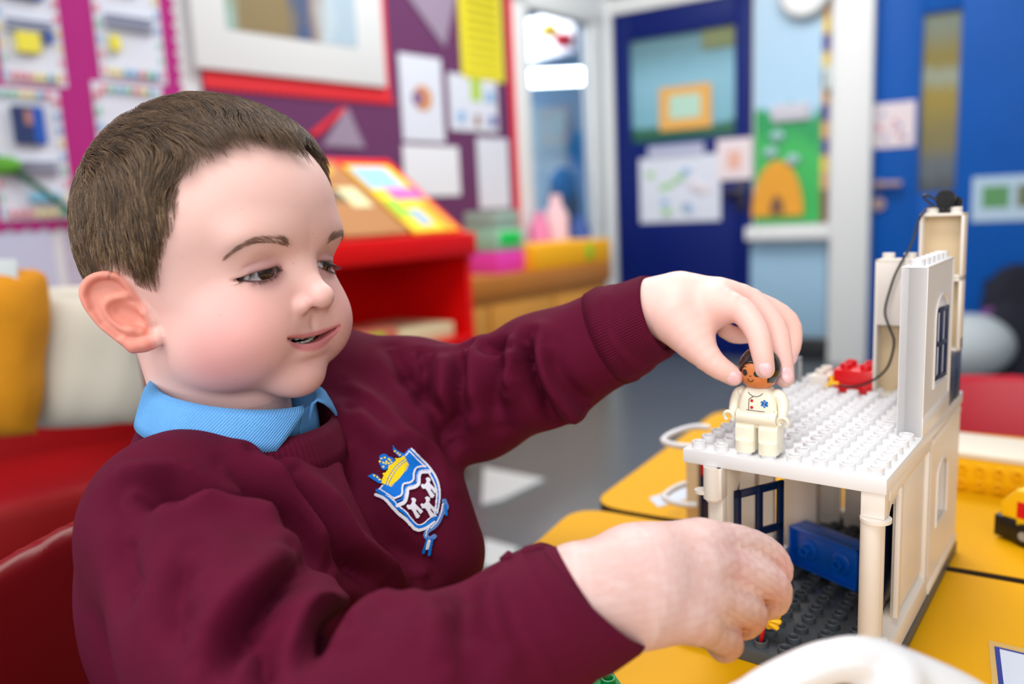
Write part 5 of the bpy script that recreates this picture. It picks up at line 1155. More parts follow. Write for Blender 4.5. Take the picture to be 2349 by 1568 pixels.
def paper(name, px0, py0, px1, py1, m_, label, cat, wall='B', off=.022, art=None, group=None, th=.003, border=None):
    x0, x1, z0, z1 = wbox(px0, py0, px1, py1, wall); Mw = MBk if wall == 'B' else ML
    o = wthing(name, Mw, (x0 + x1) / 2, z0, label, cat, group); mb = MB(); mb.box(x0, x1, off, off + th, z0, z1, m_, bevel=0); wall_obj(mb, 'sheet', Mw, o)
    w_, h_ = x1 - x0, z1 - z0
    if art:
        for i, (nm, u0, u1, v0, v1, mm) in enumerate(art):
            if wall == 'L': u0, u1 = 1 - u1, 1 - u0
            mb = MB(); mb.box(x0 + w_ * u0, x0 + w_ * u1, off + th, off + th * (1.4 + .3 * i), z0 + h_ * v0, z0 + h_ * v1, mm, bevel=0); wall_obj(mb, nm, Mw, o)
    return o
PW = mat('paper_sheet', col8(214, 220, 232), .7); PWR = mat('paper_warm', col8(228, 216, 220), .7)
C_ = lambda n, r, g_, b_: mat(n, col8(r, g_, b_), .7)
ORG, LYE, LBL, LGR, PNK, DNV, GRT = C_('print_orange', 226, 170, 84), C_('print_yellow', 232, 222, 70), C_('print_light_blue', 140, 180, 220), C_('print_light_green', 150, 206, 130), C_('print_pink', 222, 130, 170), C_('print_navy', 30, 50, 100), C_('print_grey_text', 168, 174, 196)
paper('picture', 1512, 196, 1632, 296, ORG, 'orange framed beehive-shaped picture stuck on the glass of the dark blue door', 'picture', off=.0, art=[('picture_face', .2, .8, .25, .8, C_('pale_green_paper', 176, 214, 196))])
paper('picture', 1610, 60, 1690, 108, C_('olive_paper', 120, 130, 90), 'olive green paper at the top right of the dark blue door glass', 'picture', off=.0)
def dots(n, seed, cols): 
    r = random.Random(seed); return [('print', u, u + .10, v, v + .08, r.choice(cols)) for u, v in [(r.uniform(.08, .8), r.uniform(.1, .82)) for _ in range(n)]]
paper('notice', 1470, 358, 1656, 508, PW, 'large white notice with small pictures on the dark blue door', 'notice', art=dots(14, 3, [GRT, LBL, PWR, LGR]))
paper('notice', 1490, 332, 1618, 362, C_('paper_grey', 176, 182, 206), 'narrow grey label strip above the large notice on the dark blue door', 'notice')
paper('notice', 1648, 318, 1728, 412, PWR, 'small pinkish poster beside the large notice on the dark blue door', 'notice', off=.026, art=[('print', .3, .7, .25, .7, C_('print_peach', 226, 176, 160))])
hx = bw_(1690, 440); mb = MB(.004); mb.box(hx[0] - .05, hx[0] + .05, .02, .07, hx[1] - .015, hx[1] + .015, mat('dark_metal', col8(70, 70, 84), .35, metal=.8)); mb.box(hx[0] + .01, hx[0] + .05, .02, .03, hx[1] - .1, hx[1] + .06, MATS['dark_metal']); wall_obj(mb, 'door_handle', MBk, dd)
# frame between the wall corner and the door
mb = MB(.006); mb.box(-.02, d0, -.04, .05, 0, dt + .08, FRM); mb.box(-.02, d1, -.04, .04, dt, dt + .08, FRM); wall_obj(mb, 'trim_1', MBk, kind='structure')
# beehive panel beside the door, sill, pale blue panel below
s0, s1 = bw_(1733, 300)[0], bw_(1893, 300)[0]; zs = bw_(1815, 512)[1]; zt = bw_(1815, 5)[1]
hv = wthing('wall_mural', MBk, (s0 + s1) / 2, zs, 'painted mural of a green hill, golden beehive and pale sky beside the dark blue door', 'mural')
mb = MB(); mb.box(s0, s1, 0, .012, zs, 2.6, art_mat('hive_sky', zgrad([(0, col8(40, 170, 80)), (.24, col8(46, 178, 84)), (.30, col8(0, 150, 80)), (.335, col8(0, 150, 84)), (.36, col8(168, 206, 232)), (1, col8(186, 208, 226))], 3)), bevel=0); wall_obj(mb, 'painted_sheet', MBk, hv)
hc_ = bw_(1785, 470); pts = [(hc_[0] + .125 * math.cos(t), zs + .04 + .27 * math.sin(t) * (1 if t > 0 else 0)) for t in np.linspace(0, math.pi, 18)]
mb = MB(); mb.prism(pts, 'y', .012, .03, C_('hive_gold', 226, 158, 44)); wall_obj(mb, 'beehive', MBk, hv)
mb = MB(); mb.prism([(hc_[0] + .035 * math.cos(t), zs + .05 + .09 * math.sin(t)) for t in np.linspace(0, math.pi, 10)], 'y', .03, .034, C_('hive_door', 120, 84, 60)); wall_obj(mb, 'hive_doorway', MBk, hv)
for px, py in ((1785, 312), (1770, 350), (1820, 366)): q = bw_(px, py); mb = MB(); mb.ell((q[0], .02, q[1]), (.035, .012, .028), C_('bee_grey', 150, 190, 190)); wall_obj(mb, 'bee', MBk, hv)
q = bw_(1815, 262); mb = MB(.01); mb.box(q[0] - .09, q[0] + .09, .012, .03, q[1] - .035, q[1] + .05, C_('mural_label', 196, 196, 206)); wall_obj(mb, 'name_card', MBk, hv)
q0_, q1_ = bw_(1900, 300)[0] - .03, bw_(1912, 300)[0] - .02; r = random.Random(5); bd_ = wthing('border_strip', MBk, q0_, zs, 'colourful patterned border strip down the right side of the beehive mural', 'border strip')
z = zs
while z < 2.6:
    mb = MB(); mb.box(q0_, q1_, .0, .016, z, z + .078, r.choice([C_('strip_tan', 206, 160, 110), C_('strip_purple', 88, 70, 140), C_('strip_brown', 120, 84, 60), C_('strip_yellow', 220, 190, 90)]), bevel=0); wall_obj(mb, 'pattern_block', MBk, bd_); z += .08
cl = wthing('wall_clock', MBk, .9, 2, 'round white wall clock above the beehive mural', 'clock'); q = bw_(1850, 0); mb = MB(); mb.cyl((q[0], .01, q[1] + .03), (q[0], .06, q[1] + .03), .12, mat('clock_rim', col8(150, 160, 164), .4), n=40); mb.cyl((q[0], .06, q[1] + .03), (q[0], .065, q[1] + .03), .105, FRM, n=40); wall_obj(mb, 'clock_body', MBk, cl)
mb = MB(.006); q = bw_(1912, 180); mb.box(q[0] - .035, q[0] + .035, .0, .05, q[1] - .055, q[1] + .055, mat('sensor_grey', col8(186, 200, 200), .4)); wall_obj(mb, 'wall_switch', MBk, label='pale grey box switch on the white wall between mural and pillar', cat='switch')
z0_ = bw_(1820, 545)[1]; mb = MB(.006); mb.box(s0 - .03, sx1, 0, .09, z0_ - .005, zs - .01, FRM); wall_obj(mb, 'trim_2', MBk, kind='structure')
mb = MB(.004); mb.box(s0 - .02, sx1 - .02, 0, .02, .12, z0_ - .02, BLW); wall_obj(mb, 'wall_panel', MBk, label='pale blue painted panel below the mural sill', cat='wall panel')
mb = MB(.004); mb.box(d1, sx1, 0, .03, 0, .11, mat('black_skirting', col8(20, 24, 30), .5)); wall_obj(mb, 'baseboard_right', MBk, kind='structure')
pl_ = MB(.01); pl_.box(sx1, p1, -.02, .10, 0, 2.75, FRM); wall_obj(pl_, 'trim_3', MBk, kind='structure')
# bright blue double door at right
d2 = wthing('door_2', MBk, p1 + .5, 0, None, None); d2['kind'] = 'structure'
v0, v1 = bw_(2112, 250)[0], bw_(2198, 250)[0]; vz0, vz1 = bw_(2155, 440)[1], bw_(2155, 28)[1]
mb = MB(.004); mb.box(p1, v0, -.03, .02, 0, 2.3, MBL); mb.box(v1, p1 + 1.45, -.03, .02, 0, 2.3, MBL); mb.box(v0, v1, -.03, .02, 0, vz0, MBL); mb.box(v0, v1, -.03, .02, vz1, 2.3, MBL); wall_obj(mb, 'leaf', MBk, d2)
mb = MB(); mb.box(v0, v1, -.014, -.006, vz0, vz1, art_mat('slit_view', zgrad([(0, col8(44, 42, 52)), (.2, col8(84, 96, 104)), (.36, col8(120, 110, 60)), (.6, col8(146, 126, 30)), (.72, col8(140, 150, 130)), (.8, col8(128, 112, 20)), (1, col8(110, 120, 100))], 5)), bevel=0); wall_obj(mb, 'glass', MBk, d2)
hx = bw_(2045, 422); mb = MB(.003); mb.box(hx[0] - .06, hx[0] + .05, .05, .075, hx[1] - .012, hx[1] + .012, mat('brass', col8(150, 130, 130), .35, metal=.7)); mb.cyl((hx[0] - .05, .02, hx[1]), (hx[0] - .05, .06, hx[1]), .02, MATS['brass'], n=16); mb.cyl((hx[0] - .05, .02, hx[1] - .09), (hx[0] - .05, .04, hx[1] - .09), .03, MATS['brass'], n=20); wall_obj(mb, 'door_handle', MBk, d2)
paper('notice', 2006, 236, 2098, 338, PWR, 'rounded white notice with red and blue print on the bright blue door', 'notice', art=dots(9, 9, [C_('print_rose', 214, 140, 150), C_('print_blue_b', 130, 140, 190)]))
paper('notice', 2232, 402, 2400, 506, C_('paper_blue_grey', 178, 204, 224), 'landscape notice with a green picture at the right edge of the bright blue door', 'notice', art=[('print', .14, .5, .3, .78, C_('print_green', 92, 150, 96)), ('print', .6, .95, .3, .78, C_('print_olive', 110, 120, 90))])
# coats, chair and things by the blue door
ct = empty('hanging_coat', P(2330, 1000, 3.6) * np.array([1, 1, 0]) + [0, 0, .25], 0, 'dark navy coat with red and blue patterned lining hanging at the right edge', 'coat')
mb = MB(); NV = mat('navy_cloth', col8(22, 24, 40), .9, noise=(12, .4)); PT = mat('patterned_cloth', col8(110, 60, 120), .8, noise=(16, .9)); o_ = Vector(ct.location)
for px, py, r, m_ in ((2300, 770, .07, PT), (2330, 700, .08, NV), (2350, 800, .12, NV), (2285, 830, .06, PT), (2310, 860, .07, NV), (2345, 900, .1, NV)): mb.ell(Vector(P(px, py, 3.5)) - o_, (r * 1.85, r * 1.0, r * 2.3), m_)
mb.tube([Vector(P(2345, 640, 3.52)) - o_, Vector(P(2350, 900, 3.52)) - o_], .16, NV); mb.build('coat_cloth', ct)
bk_ = MB(.02); c0 = P(2215, 840, 3.5) * np.array([1, 1, 0]) + [0, 0, .14]; bk_.ell((0, 0, 0), (.20, .16, .14), mat('pale_cloth', col8(190, 200, 204), .8)); o = bk_.build('storage_bag'); o.location = c0; tag(o, 'pale grey cloth bag on the floor shelf behind the red chair', 'bag')
# plastic chairs
def chair(name, loc, rz, m_, label, group=None, h=.3, s=1.0):
    t = empty(name, loc, rz, label, 'chair', group); mb = MB()
    V_, F_ = surface(lambda p: smax(smax(s_ell(p, (0, .0, 0), (.30 * s, 9, 9)) * 0 + np.abs(p[:, 1] + .02 - .35 * p[:, 0] ** 2 * 0) - .006, np.maximum(np.abs(p[:, 0]) - .155 * s, np.abs(p[:, 2] - (h + .19)) - .085 * s), .03), smax(smax(np.abs(p[:, 2] - h) - .007, np.maximum(np.abs(p[:, 0]) - .165 * s, np.abs(p[:, 1] - .14) - .145), .03), np.full(len(p), -1.), .01), .02) if False else np.minimum(
        smax(np.abs(p[:, 1] + .03 + .22 * (p[:, 2] - h) - .9 * p[:, 0] ** 2) - .006, smax(np.abs(p[:, 0]) - .155 * s, np.abs(p[:, 2] - (h + .16)) - .09 * s, .07), .008),
        smax(np.abs(p[:, 2] - h + .25 * (p[:, 0] ** 2)) - .007, smax(np.abs(p[:, 0]) - .17 * s, np.abs(p[:, 1] - .15) - .155, .07), .008)), (-.2, -.16, h - .06), (.2, .34, h + .34), .006, 6, 1)
    mesh_obj('shell', V_, F_, m_, t, smooth=True)
    for sx in (-1, 1):
        for y0_, y1_ in ((.02, -.05), (.28, .32)): mb = MB(); mb.tube([(sx * .13 * s, y0_, h - .005), (sx * .15 * s, y1_, .01)], .011, mat('chair_steel', col8(60, 60, 64), .3, metal=.8), n=10); mb.build('leg', t)
        mb = MB(); mb.tube([(sx * .13 * s, .0, h - .01), (sx * .13 * s, -.035, h + .12)], .010, MATS['chair_steel'], n=8); mb.build('back_tube', t)
    return t
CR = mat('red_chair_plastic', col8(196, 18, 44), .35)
cc_ = P(2268, 930, 1.30); chair('school_chair', (float(cc_[0]), float(cc_[1]) + .02, 0), 3.0, CR, 'red plastic school chair behind the far side of the yellow table', h=.235)
# boy's own chair
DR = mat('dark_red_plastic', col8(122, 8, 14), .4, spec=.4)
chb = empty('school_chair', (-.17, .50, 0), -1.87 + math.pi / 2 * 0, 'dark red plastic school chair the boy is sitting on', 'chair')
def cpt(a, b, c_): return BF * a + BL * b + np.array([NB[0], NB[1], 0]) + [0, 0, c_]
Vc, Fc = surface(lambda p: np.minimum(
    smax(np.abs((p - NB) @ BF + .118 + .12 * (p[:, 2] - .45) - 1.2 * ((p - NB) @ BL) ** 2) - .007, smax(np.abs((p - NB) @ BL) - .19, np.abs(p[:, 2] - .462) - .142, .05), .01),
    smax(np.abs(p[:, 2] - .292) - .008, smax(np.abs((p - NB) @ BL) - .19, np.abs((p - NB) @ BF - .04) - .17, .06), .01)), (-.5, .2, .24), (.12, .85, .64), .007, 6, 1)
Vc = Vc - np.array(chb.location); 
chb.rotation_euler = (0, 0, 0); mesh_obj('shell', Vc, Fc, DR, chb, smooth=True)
for a, b in ((-.08, -.15), (-.08, .15), (.17, -.15), (.17, .15)):
    mb = MB(); mb.tube([Vector(cpt(a, b, .285) - np.array(chb.location)), Vector(cpt(a * 1.15, b * 1.12, .01) - np.array(chb.location))], .011, mat('chair_steel', col8(60, 60, 64), .3, metal=.8), n=10); mb.build('leg', chb)
# ------------------------------------------------------------------ yellow tables
TY = mat('yellow_laminate', col8(224, 164, 0), .5, spec=.14, noise=(4, .04)); TEDG = mat('table_edge', col8(60, 40, 20), .6)
def table(name, pts, label):
    """pts: house-frame mm corners (counter-clockwise), rounded corners"""
    n = len(pts); out = []
    for i in range(n):
        p0, p, p2 = [Vector(pts[(i + k) % n]) for k in (-1, 0, 1)]; a = (p0 - p).normalized(); b = (p2 - p).normalized(); r_ = 38
        A, B = p + a * r_, p + b * r_
        for t_ in np.linspace(0, 1, 8): out.append(tuple((A * (1 - t_) ** 2 + p * 2 * t_ * (1 - t_) + B * t_ ** 2)))
    c_ = sum((Vector(p) for p in pts), Vector((0, 0))) / n; t = HE(name, (c_.x, c_.y, -HZ0 - 500), label, 'table')
    mb = MB(); mb.prism(out, 'z', -HZ0 - 22, -HZ0 - .4, TEDG); mb.prism([tuple(Vector(o_) * 1.0) for o_ in out], 'z', -HZ0 - .45, -HZ0, TY); HB(mb, 'tabletop', t)
    for p in pts:
        q = Vector(p).lerp(c_, .1); mb = MB(); mb.tube([(q.x, q.y, -HZ0 - 22), (q.x, q.y, -HZ0 - 500)], 14, mat('chair_steel', (.1, .1, .1, 1)), n=12); HB(mb, 'leg', t)
    return t
u = Vector((1, .10)).normalized(); w = Vector((-.10, 1)).normalized()
A0 = Vector((-196, 186)); B0 = Vector((-204, 174))
table('classroom_table', [tuple(A0), tuple(A0 + u * 1100), tuple(A0 + u * 1100 + w * 425), tuple(A0 + w * 425)], 'yellow classroom table on the far side of the seam')
table('classroom_table', [(-178, 36), (-84, -84), (-84, -400), tuple(B0 - w * 560 + u * 1100), tuple(B0 + u * 1100), tuple(B0)], 'yellow classroom table nearest the camera carrying the toy house')
# ------------------------------------------------------------------ left wall displays
MAG = mat('magenta_backing', col8(172, 24, 122), .8); PUR = mat('purple_backing', col8(98, 46, 92), .85); RDB = mat('red_border', col8(224, 34, 46), .6)
def region(px0, px1, z0, z1, d=0.0): return lw(px0, 300)[0], lw(px1, 300)[0], z0, z1
def zat(px, py): return lw(px, py)[1]
mgb = wthing('display_board', ML, 2.9, 1.1, 'magenta backed display board with scalloped edge on the left wall', 'display board')
x1_, x0_ = lw(0, 300)[0] + .8, lw(385, 60)[0]; zb = zat(60, 512); xs = lw(150, 500)[0]
mb = MB(); mb.box(x0_, x1_, 0, .012, zb, 2.6, MAG, bevel=0); wall_obj(mb, 'backing', ML, mgb)
z = zb + .02
while z < 2.55: mb = MB(); mb.cyl((x0_, 0, z), (x0_, .011, z), .022, MAG, n=14); wall_obj(mb, 'scallop', ML, mgb); z += .044
x = xs
while x < x1_: mb = MB(); mb.cyl((x, 0, zb), (x, .0112, zb), .022, MAG, n=14); wall_obj(mb, 'scallop', ML, mgb); x += .044
def work(px0, py0, px1, py1, label, seed, photo=None, spots=()):
    r = random.Random(seed); cols = [C_('dot_red', 226, 120, 130), C_('dot_blue', 110, 176, 214), C_('dot_green', 120, 196, 160), C_('dot_yellow', 236, 218, 130)]
    art = []
    for i in range(9):
        v = .04 + i * .105; art += [('border_print', .03, .075, v, v + .05, r.choice(cols)), ('border_print', .925, .97, v, v + .05, r.choice(cols))]
    for i in range(7): u_ = .12 + i * .115; art += [('border_print', u_, u_ + .05, .03, .075, r.choice(cols)), ('border_print', u_, u_ + .05, .93, .97, r.choice(cols))]
    for v in (.44, .40, .36): art.append(('text_line', .14, .86, v, v + .008, GRT))
    if photo: art.append(('photograph', *photo, DNV)); art.append(('photograph_detail', photo[0] + (photo[1] - photo[0]) * .62, photo[1], photo[2], photo[3], C_('photo_blue', 20, 84, 180))); art.append(('photograph_detail', photo[0] + (photo[1] - photo[0]) * .35, photo[0] + (photo[1] - photo[0]) * .6, photo[2] + (photo[3] - photo[2]) * .5, photo[3] - .03, C_('photo_skin', 170, 120, 110)))
    for s_ in spots: art.append(('crayon_mark', *s_))
    paper('pupil_work', px0, py0, px1, py1, PW, label, 'poster', 'L', .013, art, th=.002)
work(-40, -130, 150, 195, 'white work sheet at the top left of the magenta board, yellow crayon patch', 1, (.2, .75, .60, .9), [(.25, .6, .22, .36, LYE), (.72, .82, .30, .38, C_('crayon_blue', 50, 90, 170))])
work(188, -140, 378, 188, 'white work sheet next right at the top of the magenta board, small yellow patch', 2, (.32, .68, .62, .9), [(.18, .3, .20, .30, LYE)])
work(-45, 205, 168, 505, 'white work sheet below, with a photograph of a child', 3, (.32, .72, .58, .86), [(.4, .8, .14, .2, C_('crayon_teal', 110, 180, 210))])
work(205, 195, 400, 520, 'white work sheet on the magenta board mostly hidden behind the boy\'s head', 4)
mb = MB(); a, b = lw(0, 560), lw(135, 660); mb.box(b[0], a[0] + .6, 0, .004, b[1] - .2, a[1] + .06, C_('pale_lilac', 196, 202, 226), bevel=0); wall_obj(mb, 'wall_poster', ML, label='pale lilac paper below the magenta board', cat='poster')
mb = MB(); a, b = lw(140, 520), lw(215, 640); mb.box(b[0], a[0], 0, .004, b[1] - .1, a[1] + .05, mat('mottled_paper', col8(190, 186, 204), .8, noise=(20, .25)), bevel=0); wall_obj(mb, 'wall_poster', ML, label='mottled pinkish paper strip behind the back of the boy\'s head', cat='poster')
def xgrad(nt, b):
    tc = nt.nodes.new('ShaderNodeTexCoord'); sp = nt.nodes.new('ShaderNodeSeparateXYZ'); nt.links.new(tc.outputs['Generated'], sp.inputs[0])
    n = nt.nodes.new('ShaderNodeTexNoise'); n.inputs['Scale'].default_value = 5; n.inputs['Detail'].default_value = 3; nt.links.new(tc.outputs['Generated'], n.inputs['Vector'])
    ma = nt.nodes.new('ShaderNodeMath'); ma.operation = 'MULTIPLY_ADD'; ma.inputs[1].default_value = .34; nt.links.new(n.outputs['Fac'], ma.inputs[0]); nt.links.new(sp.outputs[0], ma.inputs[2])
    cr = nt.nodes.new('ShaderNodeValToRGB'); nt.links.new(ma.outputs[0], cr.inputs[0]); nt.links.new(cr.outputs[0], b.inputs['Base Color']); b.inputs['Roughness'].default_value = .6
    for i, (p_, c_) in enumerate(((.17, (150, 182, 172)), (.27, (132, 116, 78)), (.58, (134, 116, 76)), (.66, (84, 92, 110)), (.74, (50, 78, 126)), (.84, (150, 130, 116)), (.92, (186, 204, 212)), (1.0, (168, 190, 204)))):
        e = cr.color_ramp.elements[i] if i < 2 else cr.color_ramp.elements.new(p_); e.position = p_; e.color = col8(*c_)
# purple board with red border
ppb = wthing('display_board', ML, 1.5, 1.0, 'purple backed display board with red border on the left wall', 'display board')
px1_, px0_ = lw(452, 100)[0], lw(1172, 300)[0]; zpb = zat(1180, 515)
mb = MB(); mb.box(px0_, px1_, 0, .01, zpb, 2.6, PUR, bevel=0); wall_obj(mb, 'backing', ML, ppb)
mb = MB(); mb.box(px0_ - .035, px0_ + .012, 0, .016, zpb - .03, 2.6, RDB, bevel=0); wall_obj(mb, 'border', ML, ppb)
mb = MB(); mb.box(px0_, lw(1000, 500)[0], 0, .016, zpb - .04, zpb, RDB, bevel=0); wall_obj(mb, 'border', ML, ppb)
wx_a, wx_b = lw(458, 150)[0], lw(885, 150)[0]; zr = (zat(462, 190) + zat(885, 238)) / 2
rf = wthing('framed_picture', ML, (wx_a + wx_b) / 2, zr, 'large white framed picture with a red scalloped border on the purple board', 'picture')
zw = (zat(462, 150) + zat(868, 212)) / 2; zi = (zat(505, 65) + zat(800, 118)) / 2; xi_a, xi_b = lw(505, 60)[0], lw(802, 60)[0]; xw_b = lw(870, 150)[0]
mb = MB(); mb.box(wx_b, wx_a, .010, .02, zr, 2.55, RDB, bevel=0); wall_obj(mb, 'border', ML, rf)
x = wx_b
while x < wx_a: mb = MB(); mb.cyl((x, .010, zr), (x, .018, zr), .014, RDB, n=12); wall_obj(mb, 'scallop', ML, rf); x += .03
mb = MB(.004); mb.box(xw_b, wx_a + .03, .02, .04, zw, 2.5, FRM); wall_obj(mb, 'frame', ML, rf)
mb = MB(); mb.box(xi_b, xi_a, .04, .042, zi, 2.45, art_mat('picture_view', lambda nt, b: xgrad(nt, b)), bevel=0); wall_obj(mb, 'picture_sheet', ML, rf)
YP = C_('yellow_poster', 226, 214, 40)
paper('poster', 1042, -60, 1152, 185, YP, 'tall yellow poster on the purple board beside the red border', 'poster', 'L', .012, art=[('text_line', .15, .85, v, v + .02, C_('yellow_dark', 196, 186, 40)) for v in np.arange(.1, .95, .08)])
planet = paper('poster', 908, 130, 1016, 325, PW, 'white poster with a round orange planet picture on the purple board', 'poster', 'L', .012)
for k_, (px_, rr_, c_) in enumerate(((964, .052, C_('planet_orange', 206, 142, 90)), (952, .030, C_('planet_purple', 130, 96, 140)))): q = lw(px_, 226); mb = MB(); mb.cyl((q[0], .015, q[1]), (q[0], .017 + .001 * k_, q[1]), rr_, c_, n=32); wall_obj(mb, 'round_picture', ML, planet)
paper('poster', 1022, 175, 1138, 302, PW, 'white poster with green and blue pictures below the yellow poster', 'poster', 'L', .012, art=[('print', .45, .66, .55, .95, C_('poster_green', 170, 204, 60)), ('print', .75, .95, .55, .75, LBL), ('print', .15, .3, .15, .35, LBL), ('print', .5, .6, .1, .3, C_('poster_brown', 150, 110, 96)), ('print', .8, .95, .12, .3, C_('poster_indigo', 110, 120, 180))])
paper('poster', 918, 335, 1052, 450, C_('white_paper_b', 226, 230, 236), 'plain white paper on the purple board just above the red bookcase', 'poster', 'L', .012)
paper('poster', 1088, 318, 1166, 478, PW, 'narrow white paper at the lower right of the purple board', 'poster', 'L', .012)
def tri(pts, m_, label, off=.013):
    P2 = [lw(*p) for p in pts]; mb = MB(); mb.prism(P2, 'y', off, off + .003, m_); wall_obj(mb, 'paper_triangle', ML, label=label, cat='decoration')
TG = C_('triangle_grey', 150, 134, 156)
tri([(928, -10), (1040, -10), (1015, 110)], TG, 'grey paper triangle pointing down between the framed picture and the yellow poster')
tri([(735, 335), (832, 340), (790, 245)], TG, 'grey paper triangle pointing up under the framed picture', .014)
tri([(700, 310), (722, 312), (790, 250), (775, 248)], RDB, 'thin red paper strip beside the upward grey triangle', .016)
# wooden low cabinet along the left wall
WD = mat('oak_veneer', col8(206, 144, 58), .5, noise=(3, .12)); WDT = mat('oak_top', col8(186, 116, 40), .4, noise=(3, .1))
zc = .56; cb = wthing('low_cabinet', ML, .7, 0, 'low oak cabinet along the left wall under the window', 'cabinet')
mb = MB(.004); xc0 = lw(1402, 600, .44)[0]; mb.box(xc0 + .01, 2.1, .0, .42, 0, zc - .09, WD); wall_obj(mb, 'body', ML, cb); mb = MB(.006); mb.box(xc0, 2.12, 0, .44, zc - .09, zc, WDT); wall_obj(mb, 'worktop', ML, cb)
for i in range(4): mb = MB(.004); mb.box(xc0 + .03 + i * .4, xc0 + .41 + i * .4, .42, .436, .05, zc - .12, WD); wall_obj(mb, 'door', ML, cb)
def onshelf(px, py): q = plane_hit(px, py, (0, 0, zc), (0, 0, 1)); return q
def boxat(name, px, py, w_, d_, h_, m_, label, cat, yaw=.4, parts=None, z=None, q=None):
    q = q or onshelf(px, py); o = empty(name, (q.x, q.y, q.z + .001), yaw, label, cat); mb = MB(.006); mb.box(-w_ / 2, w_ / 2, -d_ / 2, d_ / 2, 0, h_, m_); mb.build('body', o)
    return o
EY = math.atan2(WL.y, WL.x) + math.pi
def cabspot(px, py, off): x_, z_ = lw(px, py, off); return Vector(ML @ Vector((x_, off, zc)))
q = cabspot(1270, 560, .31); o = boxat('storage_tray', 0, 0, .55, .24, .105, C_('tray_yellow', 246, 176, 0), 'long yellow plastic tray on the oak cabinet under the window', 'tray', EY, q=q)
mb = MB(.002); mb.box(-.02 + .1, .03 + .1, -.125, -.12, .02, .09, C_('tag_green', 150, 200, 30)); mb.build('tag', o)
q = cabspot(1132, 590, .28); o = boxat('storage_box', 0, 0, .17, .2, .09, C_('box_pink', 230, 60, 176), 'bright pink storage box at the left end of the oak cabinet', 'box', EY, q=q)
o2 = empty('storage_box', (q.x, q.y, q.z + .092), EY, 'clear storage box with green contents stacked on the pink box', 'box'); mb = MB(.006); mb.box(-.085, .085, -.1, .1, 0, .09, C_('box_clear', 150, 196, 170)); mb.build('body', o2); mb = MB(.004); mb.box(-.06, .06, -.104, -.09, .02, .075, C_('box_green', 0, 206, 84)); mb.build('green_contents', o2)
o3 = empty('storage_box', (q.x, q.y, q.z + .184), EY, 'pale sage box on top of the clear box with green contents', 'box'); mb = MB(.006); mb.box(-.075, .075, -.09, .09, 0, .07, C_('box_sage', 150, 172, 160)); mb.build('body', o3)
def bottle(px, py, off, r_, h_, m_, label): q = cabspot(px, py, off); o = empty('bottle', (q.x, q.y, q.z + .001), 0, label, 'bottle'); mb = MB(); mb.lathe([(0, 0), (r_, 0), (r_, h_ * .7), (r_ * .5, h_ * .86), (r_ * .45, h_), (0, h_)], m_, n=20); mb.build('bottle_body', o)
bottle(1238, 560, .13, .05, .24, C_('bottle_pink', 226, 130, 176), 'pink bottle on the oak cabinet at the left of the window')
bottle(1278, 560, .13, .06, .32, C_('bottle_pale', 232, 196, 204), 'pale pink tall bottle in front of the window')
bottle(1330, 560, .13, .055, .22, C_('bottle_indigo', 60, 90, 160), 'dark blue bottle at the right of the window')
q = cabspot(1296, 545, .04); o = empty('backpack', (q.x, q.y, q.z + .001), EY, 'dark blue rounded bag leaning in the window behind the bottles', 'bag'); mb = MB(); mb.ell((0, 0, .225), (.13, .03, .22), C_('bag_blue', 40, 70, 104)); mb.ell((.0, .0, .36), (.10, .035, .1), C_('bag_teal', 20, 90, 150)); mb.build('bag_body', o)
# red bookcase with sloping display top
RB = mat('red_bookcase', col8(232, 4, 6), .45, spec=.3)
bc = plane_hit(1108, 1085, (0, 0, 0), (0, 0, 1)); ang = math.radians(40)
bx = empty('bookcase', (bc.x, bc.y, 0), math.pi / 2 - ang + math.radians(0), 'red painted bookcase with a sloping book display top', 'bookcase')
# local: +x away along the wall is negative (bookcase runs back to the left), y = depth towards the wall
LBX, DPX = .80, .40; hf, hb = .74, .99
def rb(mb, name, **k): return mb.build(name, bx, **k)
for x_ in (0, -LBX): mb = MB(.006); mb.prism([(0, 0.06), (DPX, 0.06), (DPX, hb), (DPX - .06, hb), (0, hf)], 'x', x_ - .02, x_, RB, bevel=.004); rb(mb, 'side_panel')
mb = MB(.004); mb.box(-LBX, 0, DPX - .02, DPX, .06, hb, RB); rb(mb, 'back_panel')
for z in (.10, .42): mb = MB(.004); mb.box(-LBX, 0, .0, DPX, z, z + .022, RB); rb(mb, 'shelf')
mb = MB(.006); mb.prism([(0, hf - .05), (DPX - .04, hb - .02), (DPX - .04, hb), (0, hf - .02)], 'x', -LBX, 0, RB); mb.box(-LBX, 0, -.025, .01, hf - .055, hf + .012, RB); rb(mb, 'display_top')
for z0__ in (.0,): 
    for x_ in (-.06, -LBX + .06):
        for y_ in (.06, DPX - .06): mb = MB(); mb.cyl((x_, y_ - .012, .03), (x_, y_ + .012, .03), .03, mat('castor_dark', col8(50, 50, 54), .5), n=16); rb(mb, 'castor')
sl = math.atan2(hb - hf, DPX - .04)
def cover(name, x0, x1, u0, u1, m_, label, arts=()):
    Mx = Matrix.Translation((0, 0, hf + .0)) @ Matrix.Rotation(sl, 4, 'X'); t = empty(name, bx.location, bx.rotation_euler.z, label, 'book')
    mb = MB(.002); mb.box(x0, x1, u0, u1, .002, .014, m_, M=Mx); mb.build('cover', t)
    for nm, a, b, c_, d_, m2 in arts: mb = MB(); mb.box(x0 + (x1 - x0) * a, x0 + (x1 - x0) * b, u0 + (u1 - u0) * c_, u0 + (u1 - u0) * d_, .014, .016, m2, M=Mx, bevel=0); mb.build(nm, t)
